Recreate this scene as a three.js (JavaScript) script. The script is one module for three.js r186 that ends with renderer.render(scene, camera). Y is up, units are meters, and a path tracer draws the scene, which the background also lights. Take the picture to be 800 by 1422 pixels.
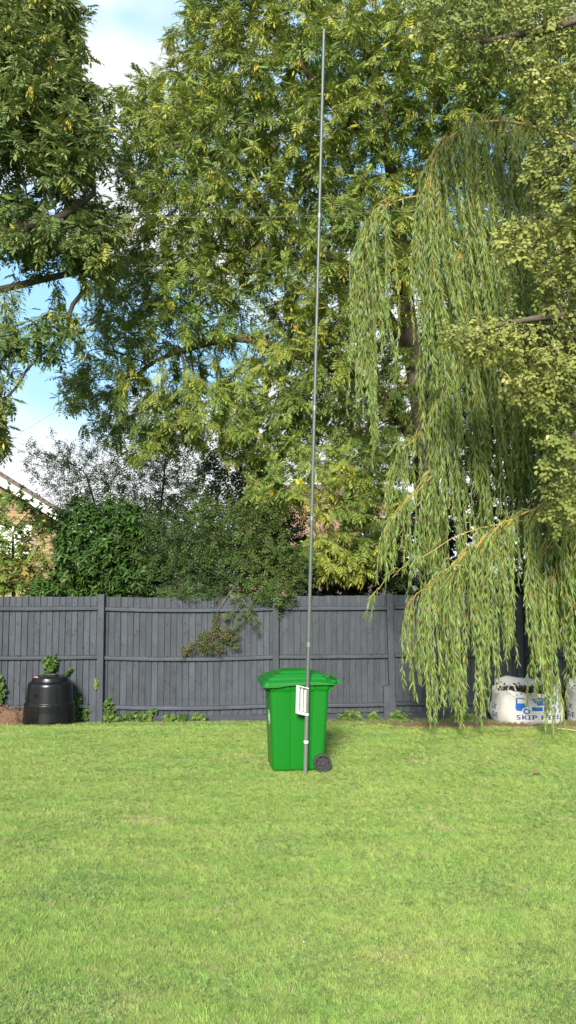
import * as THREE from 'three';
import { mergeGeometries } from 'three/addons/utils/BufferGeometryUtils.js';
import { RoundedBoxGeometry } from 'three/addons/geometries/RoundedBoxGeometry.js';
import { ImprovedNoise } from 'three/addons/math/ImprovedNoise.js';

// ------------------------------------------------------------------ camera, sky, sun, exposure
const W = 576, H = 1024, FPX = 1068, PITCH = 4.55 * Math.PI / 180, EYE = 2.13;
const scene = new THREE.Scene();
const camera = new THREE.PerspectiveCamera(2 * Math.atan(711 / FPX) * 180 / Math.PI, W / H, 0.1, 900);
camera.position.set(0, EYE, 0);
camera.rotation.set(PITCH, 0, 0);
const renderer = new THREE.WebGLRenderer({ antialias: true });
renderer.setSize(W, H);
renderer.toneMapping = THREE.LinearToneMapping;
renderer.toneMappingExposure = 2.25;
renderer.shadowMap.enabled = true;
const noise3 = new ImprovedNoise();
const fbm = (x, y, z, o = 4) => { let s = 0, a = 0.5; for (let i = 0; i < o; i++) { s += a * noise3.noise(x, y, z); x *= 2.03; y *= 2.01; z *= 2.02; a *= 0.5; } return s; };
const clamp = (x, a = 0, b = 1) => Math.min(b, Math.max(a, x));
const sstep = (a, b, x) => { const t = clamp((x - a) / (b - a)); return t * t * (3 - 2 * t); };
{
  const w = 1024, h = 512, d = new Float32Array(w * h * 4);
  for (let j = 0; j < h; j++) {
    const el = ((j + 0.5) / h - 0.5) * Math.PI, y = Math.sin(el);
    for (let i = 0; i < w; i++) {
      const az = ((i + 0.5) / w - 0.5) * 2 * Math.PI, x = Math.cos(az) * Math.cos(el), z = Math.sin(az) * Math.cos(el);
      let c;
      const up = clamp(y, 0, 1), t = Math.pow(up, 0.45);
      const blue = [0.34 - 0.20 * t, 0.53 - 0.21 * t, 0.70 - 0.10 * t];
      let cl = fbm(x * 2.6 + 3.1, y * 5.2 + 1.7, z * 2.6 + 0.4, 5);
      cl = sstep(-0.05, 0.28, cl + 0.08);
      cl = Math.max(cl, 1 - sstep(0.13, 0.235, y + 0.05 * fbm(x * 9, y * 9, z * 9 + 5, 3)));
      const body = 0.52 + 0.11 * fbm(x * 7 + 9, y * 9, z * 7, 4);
      const white = [body * 0.98, body * 1.0, body * 1.04];
      c = blue.map((b, k) => b + (white[k] - b) * cl);
      if (y < 0) c = [0.10, 0.12, 0.07];
      const o = (j * w + i) * 4; d[o] = c[0]; d[o + 1] = c[1]; d[o + 2] = c[2]; d[o + 3] = 1;
    }
  }
  const sky = new THREE.DataTexture(d, w, h, THREE.RGBAFormat, THREE.FloatType);
  sky.mapping = THREE.EquirectangularReflectionMapping; sky.magFilter = THREE.LinearFilter; sky.needsUpdate = true;
  scene.background = sky; scene.environment = sky;
}
const sun = new THREE.DirectionalLight(new THREE.Color(1.0, 0.93, 0.80), 4.6);
sun.position.set(-5.5, 21, 28); sun.target.position.set(0, 1, -10);
sun.castShadow = true; sun.shadow.radius = 28; sun.shadow.mapSize.set(2048, 2048);
Object.assign(sun.shadow.camera, { left: -22, right: 22, top: 22, bottom: -22, near: 1, far: 90 });
scene.add(sun, sun.target);

// ------------------------------------------------------------------ helpers
let seed = 1;
const rng = (s) => { let a = s >>> 0; return () => { a = (a + 0x6D2B79F5) | 0; let t = Math.imul(a ^ (a >>> 15), 1 | a); t = (t + Math.imul(t ^ (t >>> 7), 61 | t)) ^ t; return ((t ^ (t >>> 14)) >>> 0) / 4294967296; }; };
const V = (x, y, z) => new THREE.Vector3(x, y, z);
const CP = Math.cos(PITCH), SP = Math.sin(PITCH);
function P(px, py, D) { // the point at ground distance D that stands at that place in the view
  const x = (px - 400) / FPX, y = -(py - 711) / FPX, fy = y * CP + SP, fz = -CP + y * SP, k = -D / fz;
  return V(x * k, EYE + fy * k, -D);
}
function G(px, py, h = 0) { const y = -(py - 711) / FPX, fy = y * CP + SP, fz = -CP + y * SP, k = (h - EYE) / fy; return V((px - 400) / FPX * k, h, fz * k); }
const used = {};
function numbered(n) { const k = used[n] = (used[n] ?? -1) + 1; return k ? `${n}_${String(k).padStart(3, '0')}` : n; }
const shade = (m) => { m.castShadow = m.receiveShadow = true; return m; };
function tag(o, label, category, group, kind) { o.userData.label = label; o.userData.category = category; if (group) o.userData.group = group; if (kind) o.userData.kind = kind; return o; }
function thing(name, label, category, pos, turn = 0, group) { const o = new THREE.Group(); o.name = numbered(name); o.position.copy(pos); o.rotation.y = turn; scene.add(o); return tag(o, label, category, group); }
function part(name, geo, mat, parent = scene) { const m = shade(new THREE.Mesh(Array.isArray(geo) ? mergeGeometries(geo.map((g) => g.index ? g.toNonIndexed() : g)) : geo, mat)); m.name = parent === scene ? numbered(name) : name; parent.add(m); return m; }
function struct(name, geo, mat) { const m = part(name, geo, mat); m.userData.kind = 'structure'; return m; }
const box = (w, h, d, x = 0, y = 0, z = 0) => new THREE.BoxGeometry(w, h, d).translate(x, y, z);
const rbox = (w, h, d, x = 0, y = 0, z = 0, r = 0.004) => new RoundedBoxGeometry(w, h, d, 2, r).translate(x, y, z);
function scatter(name, geo, mat, parent, list, colors, label, category) {
  const m = shade(new THREE.InstancedMesh(geo, mat, list.length)); m.name = parent === scene ? numbered(name) : name;
  for (let i = 0; i < list.length; i++) { m.setMatrixAt(i, list[i]); if (colors) m.setColorAt(i, colors[i]); }
  m.userData.kind = 'stuff'; if (label) { m.userData.label = label; m.userData.category = category; }
  parent.add(m); return m;
}
const lin = (r, g, b) => new THREE.Color().setRGB(r, g, b);
const std = (c, rough = 0.7, o = {}) => new THREE.MeshStandardMaterial({ color: c, roughness: rough, ...o });
function dataTex(w, h, fn, srgb = true, n = 4) {
  const d = new Uint8Array(w * h * 4);
  for (let j = 0; j < h; j++) for (let i = 0; i < w; i++) { const c = fn(i / w, j / h), o = (j * w + i) * 4; d[o] = clamp(c[0]) * 255; d[o + 1] = clamp(c[1]) * 255; d[o + 2] = clamp(c[2]) * 255; d[o + 3] = 255; }
  const t = new THREE.DataTexture(d, w, h, THREE.RGBAFormat); t.wrapS = t.wrapT = THREE.RepeatWrapping; t.magFilter = THREE.LinearFilter; t.minFilter = THREE.LinearMipmapLinearFilter;
  if (srgb) t.colorSpace = THREE.SRGBColorSpace; t.needsUpdate = true; return t;
}
const toS = (v) => v <= 0.0031308 ? v * 12.92 : 1.055 * Math.pow(v, 1 / 2.4) - 0.055;
function tubeAlong(pts, r0, r1, sides = 5, segs = 10) { // tapered tube through points
  const c = new THREE.CatmullRomCurve3(pts), g = new THREE.TubeGeometry(c, segs, 1, sides, false), p = g.attributes.position, ctr = V(0, 0, 0);
  for (let i = 0; i <= segs; i++) { c.getPointAt(i / segs, ctr); const r = r0 + (r1 - r0) * i / segs; for (let j = 0; j <= sides; j++) { const k = i * (sides + 1) + j; p.setXYZ(k, ctr.x + (p.getX(k) - ctr.x) * r, ctr.y + (p.getY(k) - ctr.y) * r, ctr.z + (p.getZ(k) - ctr.z) * r); } }
  return g;
}
function ringLoft(rings, caps = true) { // rings: arrays of Vector3 with equal counts
  const n = rings[0].length, pos = [], uv = [], idx = [];
  rings.forEach((r, j) => { for (let i = 0; i <= n; i++) { const p = r[i % n]; pos.push(p.x, p.y, p.z); uv.push(i / n, j / (rings.length - 1)); } });
  for (let j = 0; j < rings.length - 1; j++) for (let i = 0; i < n; i++) { const a = j * (n + 1) + i, b = a + n + 1; idx.push(a, a + 1, b, b, a + 1, b + 1); }
  if (caps) for (const [j, f] of [[0, 1], [rings.length - 1, 0]]) {
    const c = rings[j].reduce((s, p) => s.add(p), V(0, 0, 0)).multiplyScalar(1 / n), k = pos.length / 3; pos.push(c.x, c.y, c.z); uv.push(0.5, 0.5);
    for (let i = 0; i < n; i++) { const q = rings[j][i]; pos.push(q.x, q.y, q.z); uv.push(0, 0); }
    for (let i = 0; i < n; i++) f ? idx.push(k, k + 1 + (i + 1) % n, k + 1 + i) : idx.push(k, k + 1 + i, k + 1 + (i + 1) % n);
  }
  const g = new THREE.BufferGeometry(); g.setAttribute('position', new THREE.Float32BufferAttribute(pos, 3)); g.setAttribute('uv', new THREE.Float32BufferAttribute(uv, 2)); g.setIndex(idx); g.computeVertexNormals(); return g;
}

// ------------------------------------------------------------------ ground and lawn
// soil strip with mulch under the fence
const fencePts = [[-190, 1004, 11.8], [-70, 1004, 11.88], [140, 1003.5, 11.96], [383, 1001.5, 12.06], [545, 998.5, 12.16], [722, 998, 12.2], [905, 998, 12.2], [1080, 998, 12.2]].map((a) => P(...a));
const fseg = (x) => { let i = 0; while (i < fencePts.length - 2 && x > fencePts[i + 1].x) i++; const a = fencePts[i], b = fencePts[i + 1]; return a.clone().lerp(b, (x - a.x) / (b.x - a.x)); };
const fenceAt = (x) => fseg(x).z;
// the lawn falls away a little towards the fence
function groundY(x, z) { if (z > -10.3) return 0; const f = fseg(x); return f.y * (1 - sstep(-0.1, 1.35, z - f.z)); }
const bedWidth = (x) => 0.36 + 1.10 * sstep(0.1, 1.9, x) + 0.46 * sstep(-2.9, -3.4, x);
const lawnTone = (x, z) => { // 0..1 weights of the lawn's own colours: fresh, yellowish, straw, bluish clover
  const a = fbm(x * 0.55 + 7, 0, z * 1.1 + 2, 4), b = fbm(x * 2.0, 3, z * 5.5, 5), c = fbm(x * 1.1 + 20, 5, z * 1.4, 4);
  const yel = clamp(0.5 + 0.9 * a + 1.1 * b), straw = sstep(0.22, 0.45, c + 0.5 * b) * 0.7, clover = sstep(0.0, 0.4, fbm(x * 0.9 + 40, 9, z * 1.2, 4) + 0.25 * sstep(-5.2, -3.8, z));
  return { yel, straw, clover };
};
function lawnColor(x, z, k = 1) {
  const t = lawnTone(x, z), mix = (a, b, u) => a.map((v, i) => v + (b[i] - v) * u);
  let c = mix([0.185, 0.300, 0.064], [0.258, 0.325, 0.084], t.yel);
  c = mix(c, [0.37, 0.34, 0.15], t.straw * 0.6); c = mix(c, [0.18, 0.28, 0.092], t.clover * 0.25);
  return c.map((v) => v * k);
}
{
  const ground = new THREE.CircleGeometry(400, 64).rotateX(-Math.PI / 2).translate(0, -0.2, 0);
  const gm = std(lin(0.07, 0.085, 0.03), 1);
  struct('ground', ground, gm);
  const lw = 22, ld = 22, x0 = -11, z0 = -12.35;
  const tex = dataTex(1024, 1024, (u, v) => { const x = x0 + u * lw, z = z0 + ld - v * ld, n = 0.72 + 0.35 * fbm(x * 30, 1, z * 30, 3); return lawnColor(x, z, 0.8 * n).map(toS); });
  tex.wrapS = tex.wrapT = THREE.ClampToEdgeWrapping;
  const bump = dataTex(512, 512, (u, v) => { const n = 0.5 + 0.6 * fbm(u * 60, v * 60, 2, 3); return [n, n, n]; }, false);
  const b2 = bump; b2.repeat.set(10, 10);
  const pl = new THREE.PlaneGeometry(lw, ld, 88, 220).rotateX(-Math.PI / 2).translate(x0 + lw / 2, 0, z0 + ld / 2), pp = pl.attributes.position; for (let i = 0; i < pp.count; i++) pp.setY(i, groundY(pp.getX(i), pp.getZ(i))); pl.computeVertexNormals();
  struct('lawn', pl, new THREE.MeshStandardMaterial({ map: tex, roughness: 1, bumpMap: b2, bumpScale: 0.012 }));
}
{
  const pos = [], idx = [], uv = [], N = 160, M = 10;
  for (let i = 0; i <= N; i++) for (let j = 0; j <= M; j++) {
    const x = -5.5 + 11.2 * i / N, back = fenceAt(x) - 0.2, w = 0.2 + bedWidth(x) + 0.10 * fbm(x * 1.5, 4, 0, 3), t = j / M, z = back + w * t;
    pos.push(x, groundY(x, z) - 0.004 + 0.03 * Math.sin(Math.PI * Math.min(1, t * 1.0)) * (0.6 + fbm(x * 5, z * 5, 1, 3)), z); uv.push(x, z);
    if (i < N && j < M) { const a = i * (M + 1) + j; idx.push(a, a + 1, a + M + 1, a + 1, a + M + 2, a + M + 1); }
  }
  const g = new THREE.BufferGeometry(); g.setAttribute('position', new THREE.Float32BufferAttribute(pos, 3)); g.setAttribute('uv', new THREE.Float32BufferAttribute(uv, 2)); g.setIndex(idx); g.computeVertexNormals();
  const t = dataTex(512, 512, (u, v) => { const n = 0.5 + 0.9 * fbm(u * 40, v * 40, 5, 4), m = 0.5 + fbm(u * 9, v * 9, 8, 3); return [0.10 + 0.10 * n + 0.05 * m, 0.062 + 0.06 * n, 0.035 + 0.03 * n].map(toS); });
  struct('soil_bed', g, new THREE.MeshStandardMaterial({ map: t, roughness: 1, bumpMap: t, bumpScale: 0.02 }));
}

// ------------------------------------------------------------------ fence
{
  const rn = rng(11);
  const knots = []; for (let i = 0; i < 90; i++) knots.push([0.03 + 0.94 * rn(), 0.03 + 0.94 * rn(), 0.008 + 0.016 * rn() * rn()]);
  const paint = dataTex(512, 1024, (u, v) => {
    const grain = fbm(u * 38, v * 3.2, 1, 4), fine = fbm(u * 150, v * 9, 4, 2), blot = fbm(u * 5, v * 5, 7, 4);
    let k = 1 + 0.35 * grain + 0.25 * fine + 0.55 * blot;
    for (const [kx, ky, ks] of knots) { const du = Math.abs(u - kx), dv = Math.abs(v - ky); if (du < 0.05 && dv < 0.05) { const dk = Math.hypot(du * (1 + 0.5 * fine), dv * 1.3); k *= 0.40 + 0.60 * sstep(ks * 0.4, ks, dk + 0.004 * grain); } }
    k *= 1 - 0.35 * sstep(0.12, 0.45, fbm(u * 9, v * 14, 31, 4));
    let c = [0.0295 * k, 0.0365 * k, 0.0480 * k];
    const chip = fbm(u * 60, v * 16, 13, 3); if (chip > 0.43) c = [0.11, 0.11, 0.11];
    return c.map((x) => toS(clamp(x)));
  });
  const bmp = dataTex(512, 1024, (u, v) => { const n = 0.5 + 0.5 * fbm(u * 70, v * 3, 1, 3) + 0.2 * fbm(u * 180, v * 12, 4, 2); return [n, n, n]; }, false);
  const tones = [1.0, 0.82, 1.14, 0.93].map((k) => new THREE.MeshStandardMaterial({ color: lin(k, k, k), map: paint, bumpMap: bmp, bumpScale: 0.003, roughness: 0.72 }));
  const uvShift = (g, du, dv, sw = 1) => { const u = g.attributes.uv; for (let i = 0; i < u.count; i++) u.setXY(i, u.getX(i) * sw + du, u.getY(i) * 0.9 + dv); return g; };
  const fence = thing('garden_fence', 'dark grey painted timber fence of upright boards along the back of the lawn', 'fence', V(0, 0, 0));
  // feather-edged board: one edge thick, the other thin
  const bw = 0.104, bh = 1.80, boardGeo = [];
  for (let v = 0; v < 8; v++) {
    const s = new THREE.Shape(); s.moveTo(0, 0); s.lineTo(bw, 0); s.lineTo(bw, 0.003); s.lineTo(0.0905, 0.003); s.lineTo(0.0905, 0.019); s.lineTo(0.087, 0.022); s.lineTo(0.003, 0.010); s.lineTo(0, 0.008);
    const g = new THREE.ExtrudeGeometry(s, { depth: bh, bevelEnabled: false }).rotateX(-Math.PI / 2).translate(0, 0.115, 0);
    const p = g.attributes.position, u = g.attributes.uv; for (let i = 0; i < p.count; i++) u.setXY(i, p.getX(i) + rn.call(0) * 0 + v * 0.131, p.getY(i) * 0.5 + v * 0.213);
    // shape y became -z; turn so thickness faces the garden
    g.scale(1, 1, -1); const ix = g.index; if (!ix) { for (const n of Object.keys(g.attributes)) { const a = g.attributes[n], k = a.itemSize; for (let i = 0; i < a.count; i += 3) for (let c = 0; c < k; c++) { const t1 = a.array[(i + 1) * k + c]; a.array[(i + 1) * k + c] = a.array[(i + 2) * k + c]; a.array[(i + 2) * k + c] = t1; } } }
    g.computeVertexNormals(); boardGeo.push(g);
  }
  let bi = 0;
  for (let i = 0; i < fencePts.length - 1; i++) {
    const a = fencePts[i], b = fencePts[i + 1], L = a.distanceTo(b), ang = -Math.atan2(b.z - a.z, b.x - a.x), dir = b.clone().sub(a).normalize();
    const sag = i === 2 ? 0.026 : i === 1 ? 0.008 : 0.004, n = Math.round(L / 0.096), pitch = L / n;
    for (let k = 0; k < n; k++) {
      const t = (k + 0.5) / n, sg = sag * 4 * t * (1 - t), p = a.clone().addScaledVector(dir, k * pitch + (rn() - 0.5) * 0.006);
      const m = part('board', boardGeo[(bi * 5 + (bi % 3)) % 8], tones[Math.floor(rn() * 4)], fence); m.name = bi ? `board_${String(bi).padStart(3, '0')}` : 'board'; bi++;
      m.position.set(p.x, p.y - sg + (rn() - 0.5) * 0.008, p.z - 0.012 + sg * 0.6); m.rotation.set(0, ang + 0.004, (rn() - 0.5) * 0.006);
    }
    // rails
    const rail = (y0, name, h = 0.062, d = 0.045) => {
      const g = new THREE.BufferGeometry(), pos = [], uv = [], idx = [], S = 10, gap = 0.045;
      const prof = [[0, 0], [d, 0.004], [d, h * 0.55], [d * 0.8, h * 0.8], [0.002, h]];
      for (let s = 0; s <= S; s++) { const t = s / S, x = gap + (L - 2 * gap) * t, sg = sag * 4 * t * (1 - t); prof.forEach(([z, y], q) => { pos.push(x, y0 + y - sg, z + 0.008 + sg * 0.6); uv.push(y * 2 + z + y0 * 0.37 + i * 0.21, x * 0.5 + i * 0.3); }); }
      const m = prof.length; for (let s = 0; s < S; s++) for (let q = 0; q < m; q++) { const A = s * m + q, B = s * m + (q + 1) % m, C = A + m, D2 = B + m; idx.push(A, C, B, B, C, D2); }
      for (let q = 1; q < m - 1; q++) { idx.push(0, q, q + 1); const o = S * m; idx.push(o, o + q + 1, o + q); }
      g.setAttribute('position', new THREE.Float32BufferAttribute(pos, 3)); g.setAttribute('uv', new THREE.Float32BufferAttribute(uv, 2)); g.setIndex(idx);
      const ng = g.toNonIndexed(); ng.computeVertexNormals(); const r = part('rail', ng, tones[i % 3], fence); r.position.copy(a); r.rotation.y = ang;
    };
    rail(0.215); rail(0.955); rail(1.70);
    const gb = part('gravel_board', uvShift(rbox(L - 0.09, 0.15, 0.03, L / 2, 0.03, 0.022), i * 0.3, 0.1 * i), tones[1], fence); gb.position.copy(a); gb.rotation.y = ang;
  }
  fencePts.forEach((p, i) => {
    const h = [1.9, 1.92, 1.95, 1.885, 1.935, 1.92, 1.92, 1.9][i], g = rbox(0.096, h + 0.1, 0.1, 0, h / 2 - 0.05, 0.05, 0.006), pp = g.attributes.position, u = g.attributes.uv;
    for (let k = 0; k < pp.count; k++) u.setXY(k, (pp.getX(k) + pp.getZ(k)) * 0.9 + i * 0.37, pp.getY(k) * 0.5 + i * 0.19);
    const m = part('post', g, tones[i === 3 ? 1 : 0], fence); m.position.set(p.x, p.y, p.z + 0.006); m.rotation.z = i === 4 ? 0.02 : i === 2 ? 0.004 : 0;
  });
  for (const [i, dx, h] of [[2, -0.1, 0.57], [4, -0.093, 0.53]]) {
    const p = fencePts[i], s = new THREE.Shape(); s.moveTo(-0.045, 0); s.lineTo(0.045, 0); s.lineTo(0.045, h); s.lineTo(-0.045, h - 0.02);
    const g = new THREE.ExtrudeGeometry(s, { depth: 0.08, bevelSize: 0.004, bevelThickness: 0.004, bevelSegments: 1 }); const u = g.attributes.uv; for (let k = 0; k < u.count; k++) u.setXY(k, u.getX(k) + 0.3, u.getY(k) * 0.5);
    const m = part('repair_spur', g, tones[2], fence); m.position.set(p.x + dx, p.y, p.z + 0.02);
  }
}

// ------------------------------------------------------------------ foliage tools
function leafShape(L, Wd, fold = 0.25, droop = 0.12, n = 3) { // a leaf along +x, folded along its midrib, y up
  const pos = [], idx = [], uv = [];
  for (let i = 0; i <= n; i++) {
    const t = i / n, w = Wd / 2 * Math.pow(Math.sin(Math.PI * Math.pow(clamp(t * 0.985 + 0.01), 0.8)), 0.9), y = -droop * L * t * t;
    pos.push(t * L, y, 0, t * L, y + fold * w, w, t * L, y + fold * w, -w); uv.push(t, 0.5, t, 1, t, 0);
    if (i < n) { const a = i * 3, b = a + 3; idx.push(a, a + 1, b, a + 1, b + 1, b, a, b, a + 2, a + 2, b, b + 2); }
  }
  const g = new THREE.BufferGeometry(); g.setAttribute('position', new THREE.Float32BufferAttribute(pos, 3)); g.setAttribute('uv', new THREE.Float32BufferAttribute(uv, 2)); g.setIndex(idx); g.computeVertexNormals(); return g;
}
function pinnate(L, pairs, ll, lw, sd) { // a compound leaf: leaflets in pairs along a stalk
  const r = rng(sd), gs = [];
  for (let i = 0; i < pairs; i++) for (const s of [-1, 1]) {
    const t = 0.28 + 0.68 * i / pairs, k = 0.8 + 0.35 * Math.sin(Math.PI * (i + 1) / (pairs + 1));
    gs.push(leafShape(ll * k, lw * k, 0.25, 0.25, 2).rotateX(s * (0.15 + 0.3 * r())).rotateY(-s * (0.95 + 0.3 * r())).rotateZ(-0.15 * r()).translate(L * t, -0.22 * L * t * t, s * 0.003));
  }
  gs.push(leafShape(ll * 1.05, lw, 0.25, 0.2, 2).rotateZ(-0.4).translate(L * 0.95, -0.2 * L, 0));
  gs.push(leafShape(L, 0.006, 0, 0.2, 3));
  return mergeGeometries(gs);
}
const leafMat = (rough = 0.62, trans = 0.34) => new THREE.MeshPhysicalMaterial({ color: lin(1, 1, 1), roughness: rough, transmission: trans, thickness: 0, ior: 1.4, side: THREE.DoubleSide, specularIntensity: 0.45 });
const LEAF = leafMat(0.6, 0.42), GLOSSY = leafMat(0.42, 0.2), DULL = leafMat(0.75, 0.4);
const bark = (a, b) => { const t = dataTex(256, 512, (u, v) => { const n = clamp(0.5 + 0.9 * fbm(u * 18, v * 7, 3, 4)); return [0, 1, 2].map((k) => toS(a[k] + (b[k] - a[k]) * n)); }); t.repeat.set(2, 1); return new THREE.MeshStandardMaterial({ map: t, bumpMap: t, bumpScale: 0.02, roughness: 0.95 }); };
const BARK = bark([0.035, 0.028, 0.02], [0.15, 0.12, 0.09]), BARKD = bark([0.02, 0.018, 0.014], [0.09, 0.075, 0.06]), TWIG = std(lin(0.13, 0.10, 0.065), 0.9), WILLOWBARK = std(lin(0.36, 0.27, 0.10), 0.75), GREENTWIG = std(lin(0.12, 0.13, 0.05), 0.85);

function basis(dir, upv, s, pos) {
  const x = dir.clone().normalize(), z = V(0, 0, 0).crossVectors(x, upv); if (z.lengthSq() < 1e-6) z.set(0, 0, 1); z.normalize();
  const y = V(0, 0, 0).crossVectors(z, x);
  return new THREE.Matrix4().makeBasis(x.multiplyScalar(s), y.multiplyScalar(s), z.multiplyScalar(s)).setPosition(pos);
}
const rv = (r) => { let v; do v = V(r() * 2 - 1, r() * 2 - 1, r() * 2 - 1); while (v.lengthSq() > 1 || v.lengthSq() < 0.01); return v.normalize(); };

// branches grown towards points in the crown (space colonisation)
function grow(seeds, attr, step, kill, r, maxIter = 220) {
  const px = [], py = [], pz = [], par = [], kids = [];
  const add = (x, y, z, p) => { px.push(x); py.push(y); pz.push(z); par.push(p); kids.push(0); if (p >= 0) kids[p]++; return px.length - 1; };
  for (const line of seeds) {
    let last = -1;
    if (line.from !== undefined && px.length) { let bd = 1e9; const q = line.pts[0]; for (let i = 0; i < px.length; i++) { const d = (px[i] - q.x) ** 2 + (py[i] - q.y) ** 2 + (pz[i] - q.z) ** 2; if (d < bd) { bd = d; last = i; } } }
    const c = new THREE.CatmullRomCurve3(line.pts), n = Math.max(2, Math.ceil(c.getLength() / step));
    for (let i = last >= 0 ? 1 : 0; i <= n; i++) { const q = c.getPointAt(i / n); last = add(q.x, q.y, q.z, last); }
  }
  const nA = attr.length, near = new Int32Array(nA).fill(-1), nd = new Float32Array(nA).fill(1e9), alive = new Uint8Array(nA).fill(1);
  let from = 0, left = nA;
  for (let it = 0; it < maxIter && left > 0; it++) {
    const to = px.length;
    for (let a = 0; a < nA; a++) if (alive[a]) {
      const A = attr[a];
      for (let i = from; i < to; i++) { const d = (px[i] - A.x) ** 2 + (py[i] - A.y) ** 2 + (pz[i] - A.z) ** 2; if (d < nd[a]) { nd[a] = d; near[a] = i; } }
      if (nd[a] < kill * kill) { alive[a] = 0; left--; }
    }
    from = to;
    const acc = new Map();
    for (let a = 0; a < nA; a++) if (alive[a]) { const i = near[a], A = attr[a], d = Math.sqrt(nd[a]); let v = acc.get(i); if (!v) acc.set(i, v = [0, 0, 0]); v[0] += (A.x - px[i]) / d; v[1] += (A.y - py[i]) / d; v[2] += (A.z - pz[i]) / d; }
    if (!acc.size) break;
    for (const [i, v] of acc) {
      if (kids[i] > 3) { for (let a = 0; a < nA; a++) if (alive[a] && near[a] === i) { alive[a] = 0; left--; } continue; }
      let l = Math.hypot(...v) || 1; const p = par[i]; let dx = v[0] / l, dy = v[1] / l, dz = v[2] / l;
      if (p >= 0) { const q = Math.hypot(px[i] - px[p], py[i] - py[p], pz[i] - pz[p]) || 1; dx += 0.35 * (px[i] - px[p]) / q; dy += 0.35 * (py[i] - py[p]) / q; dz += 0.35 * (pz[i] - pz[p]) / q; }
      dx += (r() - 0.5) * 0.35; dy += (r() - 0.5) * 0.35 - 0.03; dz += (r() - 0.5) * 0.35; l = Math.hypot(dx, dy, dz);
      add(px[i] + dx / l * step, py[i] + dy / l * step, pz[i] + dz / l * step, i);
    }
  }
  return { n: px.length, p: (i) => V(px[i], py[i], pz[i]), par, kids };
}
function branchMeshes(t, base, tip, split) { // tapered tubes; returns [thick, thin] and radii
  const rad = new Float32Array(t.n), EXP = 2.4;
  for (let i = t.n - 1; i >= 0; i--) { if (t.kids[i] === 0) rad[i] = 1; else rad[i] = Math.pow(rad[i], 1 / EXP); if (t.par[i] >= 0) rad[t.par[i]] += Math.pow(rad[i], EXP); }
  const k = Math.log(base / tip) / Math.log(Math.max(1.01, rad[0])), R = rad.map((x) => tip * Math.pow(x, k));
  const heir = new Int32Array(t.n).fill(-1); for (let i = 1; i < t.n; i++) { const p = t.par[i]; if (p >= 0 && (heir[p] < 0 || R[i] > R[heir[p]])) heir[p] = i; }
  const out = [{ pos: [], uv: [], idx: [] }, { pos: [], uv: [], idx: [] }];
  for (let i = 0; i < t.n; i++) {
    if (t.par[i] >= 0 && heir[t.par[i]] === i) continue; // starts a chain
    const chain = []; if (t.par[i] >= 0) chain.push(t.par[i]); for (let j = i; j >= 0; j = heir[j]) chain.push(j);
    if (chain.length < 2) continue;
    const big = R[i] > split, o = out[big ? 0 : 1], S = R[i] > 0.05 ? 9 : big ? 6 : 3; let side = V(0.3, 0.1, 1), first = o.pos.length / 3, vlen = 0;
    chain.forEach((c, j) => {
      const p = t.p(c), q = t.p(chain[Math.min(j + 1, chain.length - 1)]), q0 = t.p(chain[Math.max(0, j - 1)]), d = q.clone().sub(q0).normalize();
      side = side.clone().addScaledVector(d, -side.dot(d)).normalize(); const up = V(0, 0, 0).crossVectors(d, side), r = j === 0 && t.par[i] >= 0 ? R[i] * 1.15 : R[c]; vlen += q0.distanceTo(p);
      for (let s = 0; s <= S; s++) { const a = s / S * 2 * Math.PI, w = r * (1 + (r > 0.04 ? 0.12 * Math.sin(3 * a + c * 0.3) : 0)); o.pos.push(p.x + (Math.cos(a) * side.x + Math.sin(a) * up.x) * w, p.y + (Math.cos(a) * side.y + Math.sin(a) * up.y) * w, p.z + (Math.cos(a) * side.z + Math.sin(a) * up.z) * w); o.uv.push(s / S, vlen); }
      if (j) for (let s = 0; s < S; s++) { const a = first + (j - 1) * (S + 1) + s, b = a + S + 1; o.idx.push(a, a + 1, b, a + 1, b + 1, b); }
    });
  }
  const mk = (o) => { if (!o.idx.length) return null; const g = new THREE.BufferGeometry(); g.setAttribute('position', new THREE.Float32BufferAttribute(o.pos, 3)); g.setAttribute('uv', new THREE.Float32BufferAttribute(o.uv, 2)); g.setIndex(o.idx); g.computeVertexNormals(); return g; };
  return { thick: mk(out[0]), thin: mk(out[1]), R };
}
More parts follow.
